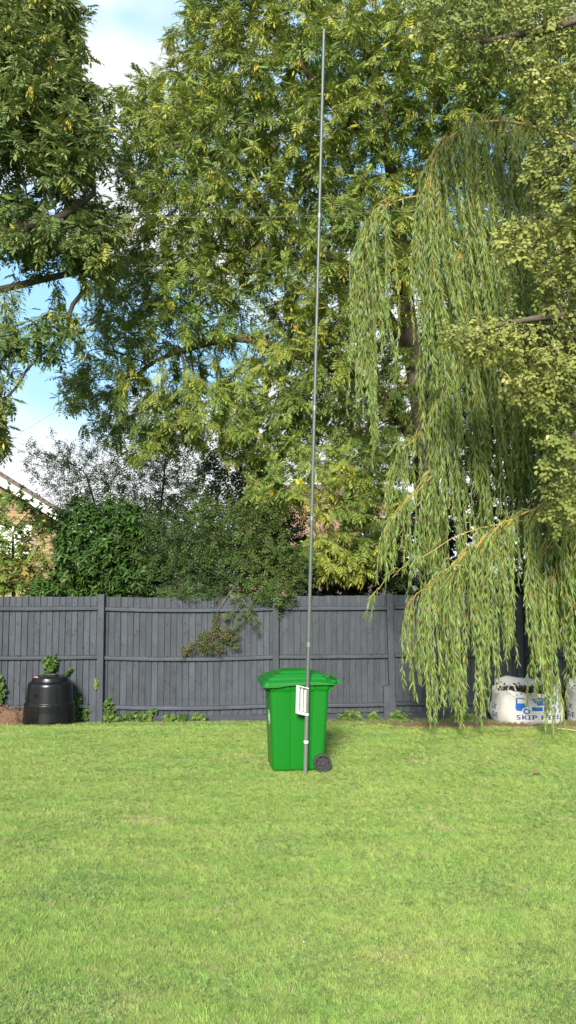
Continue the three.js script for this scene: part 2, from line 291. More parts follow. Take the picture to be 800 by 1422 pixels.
// points inside crown lobes given as [px, py, rx, ry, D, depth radius in m, points]
function lobePoints(lobes, r, mul = 1, dD = 0) {
  const pts = [];
  for (const [cx, cy, rx, ry, D, rd, n] of lobes) for (let i = 0; i < n * mul; i++) { const v = rv(r).multiplyScalar(Math.pow(r(), 0.36)); pts.push(P(cx + v.x * rx, cy + v.y * ry, D + dD + v.z * rd)); }
  return pts;
}
const mixc = (a, b, t) => [a[0] + (b[0] - a[0]) * t, a[1] + (b[1] - a[1]) * t, a[2] + (b[2] - a[2]) * t];
function tree(o) {
  const r = rng(o.seed), lobes = lobePoints(o.lobes, r, o.mul ?? 3, o.dD ?? 0), t = grow(o.seeds, lobes, o.step, o.kill, r), b = branchMeshes(t, o.base, o.tip ?? 0.004, o.split ?? 0.022);
  const root = thing(o.name, o.label, o.category, V(0, 0, 0), 0, o.group);
  const org = t.p(0); root.position.copy(org);
  if (b.thick) part('trunk', b.thick.translate(-org.x, -org.y, -org.z), o.bark ?? BARK, root);
  if (b.thin) part('twigs', b.thin.translate(-org.x, -org.y, -org.z), o.twig ?? TWIG, root);
  const mats = o.leaves.map(() => []), cols = o.leaves.map(() => []), keyM = [], keyC = [];
  for (let i = 1; i < t.n; i++) {
    if (b.R[i] > (o.leafMax ?? 0.011) || t.par[i] < 0) continue;
    const p = t.p(i), d = p.clone().sub(t.p(t.par[i])).normalize(), patch = fbm(p.x * 0.7 + o.seed, p.y * 0.7, p.z * 0.7, 3), k = Math.floor((t.kids[i] === 0 ? o.nTip ?? 6 : o.nTwig ?? 3) + r());
    for (let j = 0; j < k; j++) {
      const dir = rv(r).multiplyScalar(0.9).addScaledVector(d, 0.55).add(V(0, -(o.droop ?? 0.3), 0)).normalize(), upv = V((r() - 0.5) * 0.9, 1, (r() - 0.5) * 0.9 + (o.face ?? 0.45));
      const q = p.clone().addScaledVector(d, -r() * o.step).addScaledVector(rv(r), (o.puff ?? 0.06) * r()).sub(org), v = Math.floor(r() * o.leaves.length);
      mats[v].push(basis(dir, upv, (o.size ?? 1) * (0.55 + 0.75 * r()), q));
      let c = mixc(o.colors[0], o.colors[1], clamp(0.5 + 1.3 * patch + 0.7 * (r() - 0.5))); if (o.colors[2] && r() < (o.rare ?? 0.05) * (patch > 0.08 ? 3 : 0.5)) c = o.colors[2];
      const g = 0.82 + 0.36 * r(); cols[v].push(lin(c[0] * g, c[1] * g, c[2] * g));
    }
    if (o.keys && t.kids[i] === 0 && fbm(p.x * 0.9 + 50, p.y * 0.9, p.z * 0.9 + 9, 3) > o.keys.min && r() < o.keys.p) for (let j = 0; j < 2; j++) { keyM.push(basis(V((r() - 0.5) * 0.4, -1, (r() - 0.5) * 0.4), rv(r), 1.0 + 0.8 * r(), p.clone().sub(org).addScaledVector(rv(r), 0.06))); const c = mixc([0.40, 0.40, 0.05], [0.44, 0.32, 0.05], r()); keyC.push(lin(...c)); }
  }
  mats.forEach((m, i) => m.length && scatter('crown', o.leaves[i], o.mat ?? LEAF, root, m, cols[i]));
  if (keyM.length) scatter('seed_clusters', KEYS, DULL, root, keyM, keyC);
  console.log(o.name, t.n, mats.reduce((s, m) => s + m.length, 0), keyM.length);
  return root;
}
const KEYS = (() => { const r = rng(5), gs = []; for (let i = 0; i < 11; i++) gs.push(leafShape(0.05, 0.011, 0.1, 0, 2).rotateZ((r() - 0.5) * 0.7).rotateY((r() - 0.5) * 0.7).translate(0.02 + 0.09 * r(), (r() - 0.5) * 0.06, (r() - 0.5) * 0.06)); return mergeGeometries(gs); })();
const ASH = [1, 2, 3].map((s) => pinnate(0.23, 4, 0.085, 0.03, s));
const ASHL = [4, 5].map((s) => pinnate(0.27, 4, 0.105, 0.042, s));
const SMALL = (() => { const r = rng(8); return [0, 1].map(() => mergeGeometries([0, 1, 2, 3, 4].map((i) => leafShape(0.045, 0.026, 0.2, 0.15, 2).rotateY((i % 2 ? 1 : -1) * (0.7 + 0.4 * r())).rotateX((r() - 0.5) * 0.8).translate(0.025 * i, (r() - 0.5) * 0.01, 0)))); })();
const ROUND = (() => { const r = rng(9); return [0, 1].map(() => mergeGeometries([0, 1, 2, 3].map((i) => leafShape(0.062, 0.046, 0.18, 0.2, 3).rotateY((i % 2 ? 1 : -1) * (0.6 + 0.5 * r())).rotateX((r() - 0.5) * 1.1).rotateZ(-0.5 * r()).translate(0.04 * i, (r() - 0.5) * 0.02, 0)))); })();
const LAUREL = (() => { const r = rng(10); return [0, 1].map(() => mergeGeometries([0, 1, 2, 3, 4, 5].map((i) => leafShape(0.115, 0.04, 0.2, 0.25, 3).rotateZ(0.15 - 0.5 * r()).rotateX((r() - 0.5) * 0.5).rotateY(i * 2.4).translate(0.02 * i, 0, 0)))); })();
const LOBED = (() => { const r = rng(12); return [0, 1].map(() => mergeGeometries([0, 1, 2].flatMap((i) => [-0.8, 0, 0.8].map((a) => leafShape(0.075, 0.034, 0.2, 0.2, 2).rotateY(a).rotateY((i % 2 ? 1 : -1) * 0.6).translate(0.06 * i, (r() - 0.5) * 0.03, 0))))); })();
const IVY = (() => [0, 1].map((k) => mergeGeometries([-1.0, 0, 1.0].map((a) => leafShape(a ? 0.038 : 0.05, 0.032, 0.15, 0.2, 2).rotateY(a)))))();

// ------------------------------------------------------------------ trees behind the fence
tree({
  name: 'ash_tree', label: 'tall ash tree with yellowing leaves and seed bunches filling the sky behind the pole', category: 'tree', seed: 21, step: 0.17, kill: 0.20, mul: 3, base: 0.24, split: 0.016, size: 0.9,
  seeds: [
    { pts: [P(604, 1000, 14.6), P(600, 800, 14.6), P(588, 600, 14.6), P(568, 450, 14.6), P(553, 330, 14.6), P(535, 180, 14.6), P(500, 20, 14.6), P(480, -160, 14.6)] },
    { from: 1, pts: [P(590, 640, 14.6), P(520, 540, 14.3), P(430, 500, 14.0), P(330, 470, 13.8), P(240, 490, 13.6)] },
    { from: 1, pts: [P(575, 500, 14.6), P(510, 400, 14.4), P(420, 330, 14.0), P(300, 250, 13.8)] },
    { from: 1, pts: [P(550, 330, 14.6), P(620, 200, 14.3), P(700, 80, 14.2)] },
    { from: 1, pts: [P(540, 220, 14.6), P(450, 130, 14.2), P(370, 20, 14.2)] },
    { from: 1, pts: [P(598, 760, 14.6), P(540, 690, 14.0), P(480, 690, 13.5), P(440, 720, 13.2)] },
  ],
  lobes: [[400, 110, 190, 190, 14.3, 2.0, 620], [280, 250, 125, 160, 13.8, 1.7, 430], [470, 330, 150, 150, 14.2, 1.9, 420], [240, 415, 130, 100, 13.8, 1.5, 230], [165, 535, 90, 62, 13.8, 1.2, 85], [320, 560, 120, 75, 13.9, 1.4, 180], [430, 500, 100, 90, 14, 1.4, 170], [490, 590, 80, 80, 14.5, 0.8, 150], [380, 600, 90, 50, 14.0, 0.8, 70],
    [600, 80, 150, 150, 14.4, 1.8, 400], [745, 70, 120, 140, 14.2, 1.6, 260], [400, 660, 70, 60, 13.4, 0.9, 60], [500, 690, 65, 85, 13.4, 0.8, 170], [480, 765, 70, 40, 13.3, 0.5, 110], [560, 560, 70, 120, 14.8, 1.0, 110], [640, 330, 110, 150, 14.8, 1.4, 180], [650, 230, 90, 110, 14.8, 1.1, 170], [760, 290, 90, 140, 14.9, 1.1, 220], [690, 470, 110, 110, 15.0, 1.0, 200], [205, 600, 80, 38, 14.0, 0.9, 60], [320, -10, 70, 90, 14.2, 1.5, 110], [210, 160, 50, 70, 13.9, 1.1, 60]],
  leaves: ASH, colors: [[0.125, 0.205, 0.040], [0.285, 0.330, 0.060], [0.45, 0.44, 0.055]], rare: 0.03, keys: { min: -0.02, p: 0.5 }, nTip: 10.5, nTwig: 6.2, leafMax: 0.010, droop: 0.35,
});
tree({
  name: 'ash_tree', label: 'ash tree at the upper corner with a dark bare limb reaching in', category: 'tree', seed: 33, step: 0.15, kill: 0.17, mul: 3, base: 0.24, split: 0.016,
  seeds: [
    { pts: [P(-230, 1000, 12.6), P(-220, 800, 12.6), P(-200, 560, 12.4), P(-190, 380, 12.2), P(-150, 200, 12), P(-120, 20, 11.8)] },
    { from: 1, pts: [P(-195, 430, 12.2), P(-90, 415, 12), P(0, 402, 11.8), P(60, 388, 11.7), P(110, 378, 11.6)] },
    { from: 1, pts: [P(-150, 200, 12), P(-60, 120, 11.7), P(20, 60, 11.6)] },
    { from: 1, pts: [P(-185, 380, 12.2), P(-80, 335, 11.4), P(0, 322, 11.2), P(80, 303, 11.0), P(130, 270, 11.0)] },
    { from: 1, pts: [P(80, 303, 11.0), P(100, 318, 10.9), P(140, 320, 10.9), P(175, 305, 10.9)] },
    { from: 1, pts: [P(110, 378, 11.6), P(118, 400, 11.6), P(100, 425, 11.6), P(92, 460, 11.6)] },
  ],
  lobes: [[0, 110, 130, 140, 11.4, 1.3, 430], [95, 190, 65, 90, 11.2, 1.0, 170], [60, 310, 100, 60, 11.5, 1.0, 150], [130, 340, 45, 60, 11.6, 0.8, 70], [10, 10, 110, 80, 11.5, 1.2, 200], [-100, 200, 120, 200, 11.6, 1.2, 260], [-10, 575, 32, 70, 11.6, 0.7, 60], [75, 460, 45, 45, 11.6, 0.6, 24], [0, 470, 45, 40, 11.6, 0.6, 24], [-80, 480, 90, 80, 11.8, 0.9, 60]],
  leaves: ASHL, colors: [[0.080, 0.145, 0.036], [0.215, 0.265, 0.070], [0.42, 0.40, 0.05]], rare: 0.02, keys: { min: 0.1, p: 0.4 }, nTip: 11, nTwig: 6, size: 0.78, leafMax: 0.009, droop: 0.3, bark: BARKD,
});
// shrubs and hedges between the fence and the trees
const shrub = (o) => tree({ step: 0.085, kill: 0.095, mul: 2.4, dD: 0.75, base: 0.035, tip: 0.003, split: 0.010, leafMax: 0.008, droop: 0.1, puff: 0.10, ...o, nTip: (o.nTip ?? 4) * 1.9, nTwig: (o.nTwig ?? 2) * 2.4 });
const stems = (px, D0, tops, D = D0 + 0.75) => tops.map(([tx, ty], i) => (i ? { from: 1, pts: [P(px, 985, D), P((px + tx) / 2, (940 + ty) / 2, D), P(tx, ty, D)] } : { pts: [P(px, 1000, D), P((px + tx) / 2, (960 + ty) / 2, D), P(tx, ty, D)] }));
shrub({ name: 'laurel_bush', label: 'glossy laurel bush above the fence between the brick gable and the first post', category: 'bush', seed: 41, seeds: stems(130, 12.4, [[130, 800], [80, 770], [180, 790]]),
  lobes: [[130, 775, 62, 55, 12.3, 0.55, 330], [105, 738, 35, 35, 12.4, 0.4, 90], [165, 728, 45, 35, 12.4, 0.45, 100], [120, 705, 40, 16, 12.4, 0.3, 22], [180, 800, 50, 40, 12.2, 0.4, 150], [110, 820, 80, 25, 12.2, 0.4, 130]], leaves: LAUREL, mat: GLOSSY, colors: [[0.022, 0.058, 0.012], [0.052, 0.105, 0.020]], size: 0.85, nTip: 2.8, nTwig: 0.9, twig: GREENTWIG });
shrub({ name: 'maple_sapling', label: 'pale green sapling with lobed leaves in front of the brick gable window', category: 'sapling', seed: 142, mul: 0.8, seeds: stems(20, 12.5, [[18, 740]]),
  lobes: [[20, 790, 60, 40, 12.4, 0.4, 110], [25, 735, 45, 45, 12.5, 0.4, 60], [70, 725, 25, 25, 12.5, 0.3, 40], [10, 690, 30, 14, 12.5, 0.3, 10], [-40, 770, 50, 60, 12.5, 0.4, 60]], leaves: LOBED, colors: [[0.08, 0.155, 0.028], [0.17, 0.23, 0.04], [0.28, 0.22, 0.06]], rare: 0.05, nTip: 3, nTwig: 1 });
shrub({ name: 'privet_hedge', label: 'small leaved hedge overhanging the fence top behind the sagging bay', category: 'hedge', seed: 43, seeds: stems(310, 12.1, [[310, 810], [240, 800], [380, 790], [345, 770]]),
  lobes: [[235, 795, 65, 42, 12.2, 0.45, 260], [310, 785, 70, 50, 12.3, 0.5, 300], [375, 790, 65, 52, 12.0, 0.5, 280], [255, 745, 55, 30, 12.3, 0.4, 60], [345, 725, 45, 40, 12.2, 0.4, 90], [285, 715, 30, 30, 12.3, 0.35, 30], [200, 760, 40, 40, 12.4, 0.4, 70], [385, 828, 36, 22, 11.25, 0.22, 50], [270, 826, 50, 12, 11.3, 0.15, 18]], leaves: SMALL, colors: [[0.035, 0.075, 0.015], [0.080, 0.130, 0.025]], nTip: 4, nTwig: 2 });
shrub({ name: 'thorn_tree', label: 'sparse twiggy thorn tree with tiny dark leaves against white cloud beside the gable roof', category: 'tree', seed: 44, step: 0.12, kill: 0.13, base: 0.035, seeds: stems(200, 15.0, [[190, 720], [120, 660], [230, 640]]),
  lobes: [[120, 665, 75, 55, 15, 0.9, 190], [190, 680, 60, 60, 15, 0.9, 260], [70, 640, 40, 40, 15, 0.6, 50], [240, 645, 50, 55, 15, 0.9, 220], [140, 720, 60, 30, 14.5, 0.7, 120]], leaves: SMALL, size: 1.0, colors: [[0.085, 0.135, 0.036], [0.17, 0.22, 0.06]], nTip: 3, nTwig: 1.6, puff: 0.14, bark: BARKD, twig: std(lin(0.06, 0.048, 0.035), 0.9) });
shrub({ name: 'holly_bush', label: 'dark dense evergreen bush behind the small leaved hedge, left of the pole', category: 'bush', seed: 45, step: 0.12, kill: 0.13, base: 0.06, seeds: stems(300, 14.2, [[290, 760], [230, 740], [370, 740]]),
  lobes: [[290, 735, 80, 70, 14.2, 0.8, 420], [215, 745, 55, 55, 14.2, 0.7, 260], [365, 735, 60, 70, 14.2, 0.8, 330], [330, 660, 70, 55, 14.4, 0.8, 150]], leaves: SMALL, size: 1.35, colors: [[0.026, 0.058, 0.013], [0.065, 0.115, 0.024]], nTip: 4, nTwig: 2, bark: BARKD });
shrub({ name: 'ivy_hedge', label: 'very dark ivy hedge under the ash trunk, right of the pole', category: 'hedge', seed: 46, step: 0.13, kill: 0.14, base: 0.05, seeds: stems(560, 13.4, [[540, 800], [470, 790], [640, 760], [720, 700]]),
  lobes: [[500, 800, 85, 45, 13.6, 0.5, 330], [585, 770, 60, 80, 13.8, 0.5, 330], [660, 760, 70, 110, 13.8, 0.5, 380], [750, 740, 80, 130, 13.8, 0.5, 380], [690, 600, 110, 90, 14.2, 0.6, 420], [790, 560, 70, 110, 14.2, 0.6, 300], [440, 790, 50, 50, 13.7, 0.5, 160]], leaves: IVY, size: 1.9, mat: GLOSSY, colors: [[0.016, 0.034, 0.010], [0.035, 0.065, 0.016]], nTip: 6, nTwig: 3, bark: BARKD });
tree({ name: 'birch_tree', label: 'pale round leaved tree hanging in from the upper edge in front of the willow', category: 'tree', seed: 51, step: 0.10, kill: 0.12, mul: 3, base: 0.14, tip: 0.003, split: 0.012,
  seeds: [{ pts: [P(1010, 1100, 9.2), P(1000, 700, 9.2), P(980, 300, 9.1), P(960, -40, 9.0)] }, { from: 1, pts: [P(985, 300, 9.1), P(880, 200, 9), P(800, 205, 8.9), P(740, 250, 8.8)] }, { from: 1, pts: [P(995, 560, 9.2), P(900, 470, 9), P(810, 440, 8.9), P(700, 450, 8.8), P(640, 470, 8.8)] }, { from: 1, pts: [P(975, 120, 9.1), P(860, 20, 9), P(760, 40, 8.9), P(660, 60, 8.9)] }, { from: 1, pts: [P(998, 640, 9.2), P(900, 590, 9), P(820, 590, 8.9)] }],
  lobes: [[785, 240, 62, 90, 8.9, 0.6, 230], [720, 340, 35, 40, 8.8, 0.5, 40], [790, 380, 60, 80, 8.9, 0.6, 150], [690, 470, 85, 35, 8.8, 0.5, 170], [760, 520, 70, 60, 8.9, 0.6, 190], [785, 620, 40, 80, 8.9, 0.5, 130], [780, 690, 35, 50, 9.0, 0.4, 50], [700, 30, 130, 65, 9.0, 0.7, 200], [760, 110, 60, 50, 8.9, 0.5, 90], [860, 350, 90, 350, 9.0, 0.7, 300]],
  leaves: ROUND, colors: [[0.15, 0.195, 0.042], [0.30, 0.32, 0.080], [0.44, 0.44, 0.17]], rare: 0.03, nTip: 6, nTwig: 2.4, size: 0.85, leafMax: 0.007, droop: 0.45, mat: DULL });

// ------------------------------------------------------------------ willow
{
  const r = rng(77), base = P(960, 1010, 10.9); base.y = 0;
  const root = thing('weeping_willow', 'weeping willow trailing long leafy strands over the fence and bags to the lawn', 'tree', base);
  const trunkPts = [base.clone().setY(-0.1), P(955, 800, 10.9), P(935, 560, 10.9), P(915, 380, 10.8), P(890, 240, 10.8), P(850, 80, 10.8)];
  part('trunk', tubeAlong(trunkPts, 0.26, 0.09, 12, 24).translate(-base.x, -base.y, -base.z), BARK, root);
  // limbs: path, clusters, strands per cluster, range along the limb, end rows, side lean
  const limbs = [
    { pts: [[905, 300, 10.8], [800, 196, 10.7], [740, 176, 10.6], [690, 168, 10.5], [640, 180, 10.4], [606, 215, 10.35], [590, 262, 10.3]], c: 17, n: 8, t: [0.36, 1], end: [430, 790], r: 0.03 },
    { pts: [[920, 400, 10.9], [760, 310, 11], [660, 275, 10.9], [590, 271, 10.8], [545, 282, 10.8], [516, 312, 10.8], [504, 350, 10.8]], c: 7, n: 7, t: [0.80, 1], end: [470, 620], r: 0.022 },
    { pts: [[915, 380, 10.8], [760, 320, 10.9], [680, 330, 10.8], [630, 370, 10.7], [603, 420, 10.7]], c: 17, n: 7, t: [0.3, 1], end: [580, 800], r: 0.025 },
    { pts: [[935, 560, 10.9], [800, 470, 10.8], [710, 460, 10.6], [650, 490, 10.5], [618, 530, 10.5]], c: 13, n: 7, t: [0.3, 1], end: [690, 860], r: 0.025 },
    { pts: [[935, 560, 10.9], [780, 545, 11.1], [660, 575, 11.1], [612, 583, 11.0], [575, 610, 10.9], [556, 626, 10.9]], c: 5, n: 4, t: [0.7, 1], end: [660, 720], r: 0.016 },
    { pts: [[950, 700, 10.9], [760, 600, 10.9], [660, 610, 10.8], [620, 640, 10.7], [590, 672, 10.6], [562, 700, 10.6], [540, 728, 10.5]], c: 6, n: 5, t: [0.7, 1], end: [750, 820], r: 0.018 },
    { pts: [[952, 760, 10.8], [830, 690, 10.4], [740, 708, 10.2], [690, 733, 10.15], [655, 762, 10.1], [622, 789, 10.1], [595, 820, 10.1]], c: 15, n: 9, t: [0.42, 1], end: [880, 1010], r: 0.026, ends: 1 },
    { pts: [[952, 760, 10.8], [850, 700, 10.3], [805, 722, 10.15], [772, 745, 10.1], [752, 775, 10.1]], c: 8, n: 9, t: [0.3, 1], end: [880, 1010], r: 0.022 },
    { pts: [[952, 700, 10.9], [800, 610, 11.2], [720, 600, 11.2], [660, 640, 11.1], [600, 700, 11]], c: 12, n: 7, t: [0.3, 1], end: [760, 870], r: 0.02 },
    { pts: [[880, 250, 10.8], [800, 330, 11.0], [750, 420, 11.1], [720, 520, 11.1]], c: 16, n: 7, t: [0.15, 1], end: [520, 830], r: 0.02 },
    { pts: [[940, 640, 10.9], [860, 640, 10.6], [800, 690, 10.5], [770, 740, 10.5]], c: 12, n: 7, t: [0.25, 1], end: [850, 980], r: 0.018 },
    { pts: [[950, 730, 10.9], [760, 720, 10.6], [640, 742, 10.3], [590, 772, 10.2], [562, 785, 10.2], [545, 802, 10.2]], c: 2, n: 2, t: [0.8, 1], end: [815, 835], r: 0.012 },
  ];
  const limbG = [], stemG = [], lm = [[], []], lc = [[], []], LEAVES = [leafShape(0.125, 0.0185, 0.15, 0.10, 3), leafShape(0.105, 0.020, 0.25, -0.12, 3)];
  let sway = 0;
  function strand(start, out, len, thick) {
    len += 0.2; const n = Math.max(5, Math.round(len / 0.16)), pts = [], ph = r() * 6.3, ph2 = r() * 6.3, am = 0.02 + 0.05 * r(), lean = sway + 0.03 + (r() - 0.5) * 0.05 - out.x * 0.05, lz = -out.z * 0.12;
    for (let i = 0; i <= n; i++) { const s = len * i / n, e = 1 - Math.exp(-s * 4), f = Math.max(0, s - 0.22 * e); pts.push(V(start.x + out.x * 0.24 * e + lean * f + am * Math.sin(s * 2.2 + ph) * e, start.y + out.y * 0.25 * e - f, start.z + out.z * 0.24 * e + lz * f + am * Math.sin(s * 1.9 + ph2) * e)); }
    for (const p of pts) p.y = Math.max(p.y, 0.03);
    stemG.push(tubeAlong(pts, thick, 0.0012, 3, Math.min(22, n)).translate(-base.x, -base.y, -base.z));
    const c = new THREE.CatmullRomCurve3(pts), L = c.getLength(), k = Math.round(L / 0.023), tone = r();
    for (let i = 0; i < k; i++) {
      const u = (i + r()) / k; if (u < 0.10 * r() + 0.02) continue;
      const p = c.getPointAt(Math.min(1, u)), tg = c.getTangentAt(Math.min(1, u)), side = rv(r); side.addScaledVector(tg, -side.dot(tg)).normalize();
      const dir = tg.clone().multiplyScalar(0.75).addScaledVector(side, 0.25 + 0.65 * r() * r()).add(V(0, -0.45, 0)).normalize(), v = r() < 0.55 ? 0 : 1;
      lm[v].push(basis(dir, rv(r), (0.65 + 0.55 * r()) * (u > 0.93 ? 0.8 : 1), p.sub(base)));
      const q = r(); let col = q < 0.07 ? [0.26, 0.28, 0.22] : q < 0.16 ? [0.20, 0.20, 0.035] : mixc([0.105, 0.19, 0.052], [0.25, 0.335, 0.090], clamp(0.6 * tone + 0.5 * r())); const g = 0.85 + 0.3 * r(); lc[v].push(lin(col[0] * g, col[1] * g, col[2] * g));
    }
  }
  for (const l of limbs) {
    const pts = l.pts.map((a) => P(...a)), c = new THREE.CatmullRomCurve3(pts);
    limbG.push(tubeAlong(pts, l.r * 1.15, l.r * 0.22, 6, 28).translate(-base.x, -base.y, -base.z));
    for (let i = 0; i < l.c; i++) {
      const u = l.t[0] + (l.t[1] - l.t[0]) * (i + 0.15 + 0.7 * r()) / l.c, p = c.getPointAt(u), tg = c.getTangentAt(u);
      // a side shoot that carries a bunch of strands
      const side = V((r() - 0.5) * 0.4, 0.1 * r(), (r() - 0.5) * 1.3), shoot = [p, p.clone().add(side.clone().multiplyScalar(0.3)).addScaledVector(tg, 0.12).add(V(0, 0.02, 0)), p.clone().add(side.clone().multiplyScalar(0.5)).addScaledVector(tg, 0.28).add(V(0, -0.06, 0))];
      stemG.push(tubeAlong(shoot, l.r * 0.3, 0.004, 4, 6).translate(-base.x, -base.y, -base.z));
      sway = (r() - 0.5) * 0.13; const sc = new THREE.CatmullRomCurve3(shoot), endY = l.end[0] + (l.end[1] - l.end[0]) * r();
      for (let j = 0; j < l.n; j++) {
        const s = sc.getPointAt(0.2 + 0.8 * r()).add(V((r() - 0.5) * 0.07, 0, (r() - 0.5) * 0.07)), ey = P(0, endY + (r() - 0.6) * 50, -s.z).y, len = Math.max(0.25, (s.y - ey) * (j < 2 ? 1 : 0.5 + 0.5 * Math.sqrt(r())));
        strand(s, tg.clone().multiplyScalar(0.8).add(V((r() - 0.5) * 0.5, 0, (r() - 0.5) * 0.5)), len, 0.0035);
      }
    }
  }
  // short leafy twigs standing along the limbs
  for (const l of limbs) { const c = new THREE.CatmullRomCurve3(l.pts.map((a) => P(...a))); for (let i = 0; i < l.c * 3.2; i++) { sway = (r() - 0.5) * 0.5; const u = l.t[0] + (1 - l.t[0]) * r(); strand(c.getPointAt(u), V((r() - 0.6) * 1.6, 0.5 + 0.7 * r(), (r() - 0.3) * 1.4), 0.15 + 0.5 * r() * r(), 0.003); } }
  sway = 0;
  // the longest trailing strands that reach the lawn
  for (const [x, y0, y1, D] of [[590, 830, 1005, 10.1], [593, 830, 1018, 10.08], [597, 835, 1012, 10.1], [600, 850, 1000, 10.15], [612, 800, 990, 10.1], [633, 800, 985, 10.1], [640, 790, 992, 10.1], [655, 780, 1003, 10.1], [768, 800, 1020, 10.05], [770, 790, 1024, 10.05], [764, 800, 1008, 10.1], [774, 790, 1014, 10.1], [793, 770, 960, 10.1]]) { const s = P(x, y0, D), e = P(x, y1, D); strand(s, V(-0.3, 0.05, 0), s.y - Math.max(0.05, e.y), 0.0035); }
  part('limbs', limbG, WILLOWBARK, root);
  part('strand_stems', stemG, std(lin(0.36, 0.28, 0.055), 0.7), root);
  lm.forEach((m, i) => scatter('crown', LEAVES[i], LEAF, root, m, lc[i]));
  console.log('willow', lm[0].length + lm[1].length, stemG.length);
}

// ------------------------------------------------------------------ house with gable
{
  const D = 21, o = P(-60, 900, D).setY(0), h = thing('brick_house', 'buff brick house gable with white bargeboard behind the fence at the picture edge', 'house', o, 0.22);
  const lx = (px, py, d = D) => P(px, py, d).sub(o);
  const a = lx(88, 716), apex = lx(-180, 548), slope = (apex.y - a.y) / (a.x - apex.x), wl = apex.x * 2 - a.x, wr = a.x - 0.28;
  const s = new THREE.Shape(); s.moveTo(wl + 0.3, 0); s.lineTo(wr, 0); s.lineTo(wr, a.y + 0.2 * slope); s.lineTo(apex.x, apex.y - 0.1); s.lineTo(wl + 0.3, a.y + 0.2 * slope);
  const win = [lx(-42, 728), lx(38, 772)], hole = new THREE.Path(); hole.moveTo(win[0].x, win[1].y); hole.lineTo(win[1].x, win[1].y); hole.lineTo(win[1].x, win[0].y); hole.lineTo(win[0].x, win[0].y); s.holes.push(hole);
  const mortar = std(lin(0.20, 0.16, 0.11), 0.95);
  part('wall', new THREE.ExtrudeGeometry(s, { depth: 6, bevelEnabled: false }).translate(0, 0, -6), mortar, h);
  const bricks = [], bc = [], r = rng(3), bg = rbox(0.215, 0.065, 0.05, 0, 0, -0.013, 0.004);
  for (let j = 20; j < 80; j++) for (let i = 0; i < 46; i++) {
    const x = wl + 4.6 + (i + (j % 2) / 2) * 0.225, y = j * 0.075; if (x > wr - 0.11 || x < lx(-60, 700).x || y > apex.y - (x - apex.x) * slope - 0.3 || y > 5.6) continue;
    if (x > win[0].x - 0.16 && x < win[1].x + 0.16 && y < win[0].y + 0.05 && y > win[1].y - 0.1) continue;
    bricks.push(new THREE.Matrix4().setPosition(x, y, 0.002 * r())); const k = 0.75 + 0.5 * r(), c = mixc([0.25, 0.165, 0.085], [0.31, 0.225, 0.125], r()); bc.push(lin(c[0] * k, c[1] * k, c[2] * k));
  }
  scatter('brickwork', bg, std(lin(1, 1, 1), 0.9), h, bricks, bc);
  const wF = std(lin(0.62, 0.62, 0.60), 0.45), W2 = win[1].x - win[0].x, H2 = win[0].y - win[1].y, cx = (win[0].x + win[1].x) / 2, cy = (win[0].y + win[1].y) / 2;
  const wnd = part('window', [rbox(W2, 0.07, 0.08, cx, win[0].y - 0.035, -0.06), rbox(W2, 0.07, 0.08, cx, win[1].y + 0.035, -0.06), rbox(0.07, H2 - 0.14, 0.08, win[0].x + 0.035, cy, -0.06), rbox(0.08, H2 - 0.14, 0.08, win[1].x - 0.04, cy, -0.06), rbox(0.06, H2 - 0.14, 0.08, cx, cy, -0.06)], wF, h);
  for (const k of [-1, 1]) part('pane', box(W2 / 2 - 0.1, H2 - 0.14, 0.01, cx + k * (W2 / 4 - 0.01), cy, -0.05), new THREE.MeshPhysicalMaterial({ color: lin(0.85, 0.9, 0.9), roughness: 0.05, transmission: 0.4, thickness: 0 }), wnd);
  part('sill', rbox(W2 + 0.1, 0.06, 0.16, cx, win[1].y - 0.03, 0.05), wF, wnd);
  part('curtain', box(W2 - 0.2, H2 - 0.15, 0.02, cx, cy, -0.2), std(lin(0.6, 0.62, 0.58), 0.9), wnd);
  const ang = Math.atan(slope), len = Math.hypot(a.x - apex.x, apex.y - a.y) + 0.2;
  const RT = [std(lin(0.11, 0.09, 0.075), 0.9), std(lin(0.14, 0.115, 0.09), 0.9)], roofG = new THREE.Group();
  const roof = part('roof', [-1, 1].map((k) => box(len, 0.08, 6.4, 0, 0, 0).rotateZ(-k * ang).translate(apex.x + k * (a.x - apex.x) / 2, (a.y + apex.y) / 2 + 0.02, -2.9)), RT[0], h);
  for (let i = 0; i < 34; i++) { const t = (i + 0.5) / 34, m = part('roof_tile', rbox(len / 34 + 0.05, 0.022, 0.3, 0, 0, 0).rotateZ(-ang + 0.06), RT[i % 2], roof); m.position.set(apex.x + (a.x - apex.x) * t, apex.y + (a.y - apex.y) * t + 0.095, 0.2); }
  for (const k of [-1, 1]) part('bargeboard', rbox(len, 0.24, 0.03, 0, 0, 0, 0.006).rotateZ(-k * ang).translate(apex.x + k * (a.x - apex.x) / 2, (a.y + apex.y) / 2 - 0.14, 0.27), wF, h);
  part('soffit', [-1, 1].map((k) => box(len, 0.015, 0.26, 0, 0, 0).rotateZ(-k * ang).translate(apex.x + k * (a.x - apex.x) / 2, (a.y + apex.y) / 2 - 0.2, 0.12)), std(lin(0.5, 0.5, 0.48), 0.7), h);
}
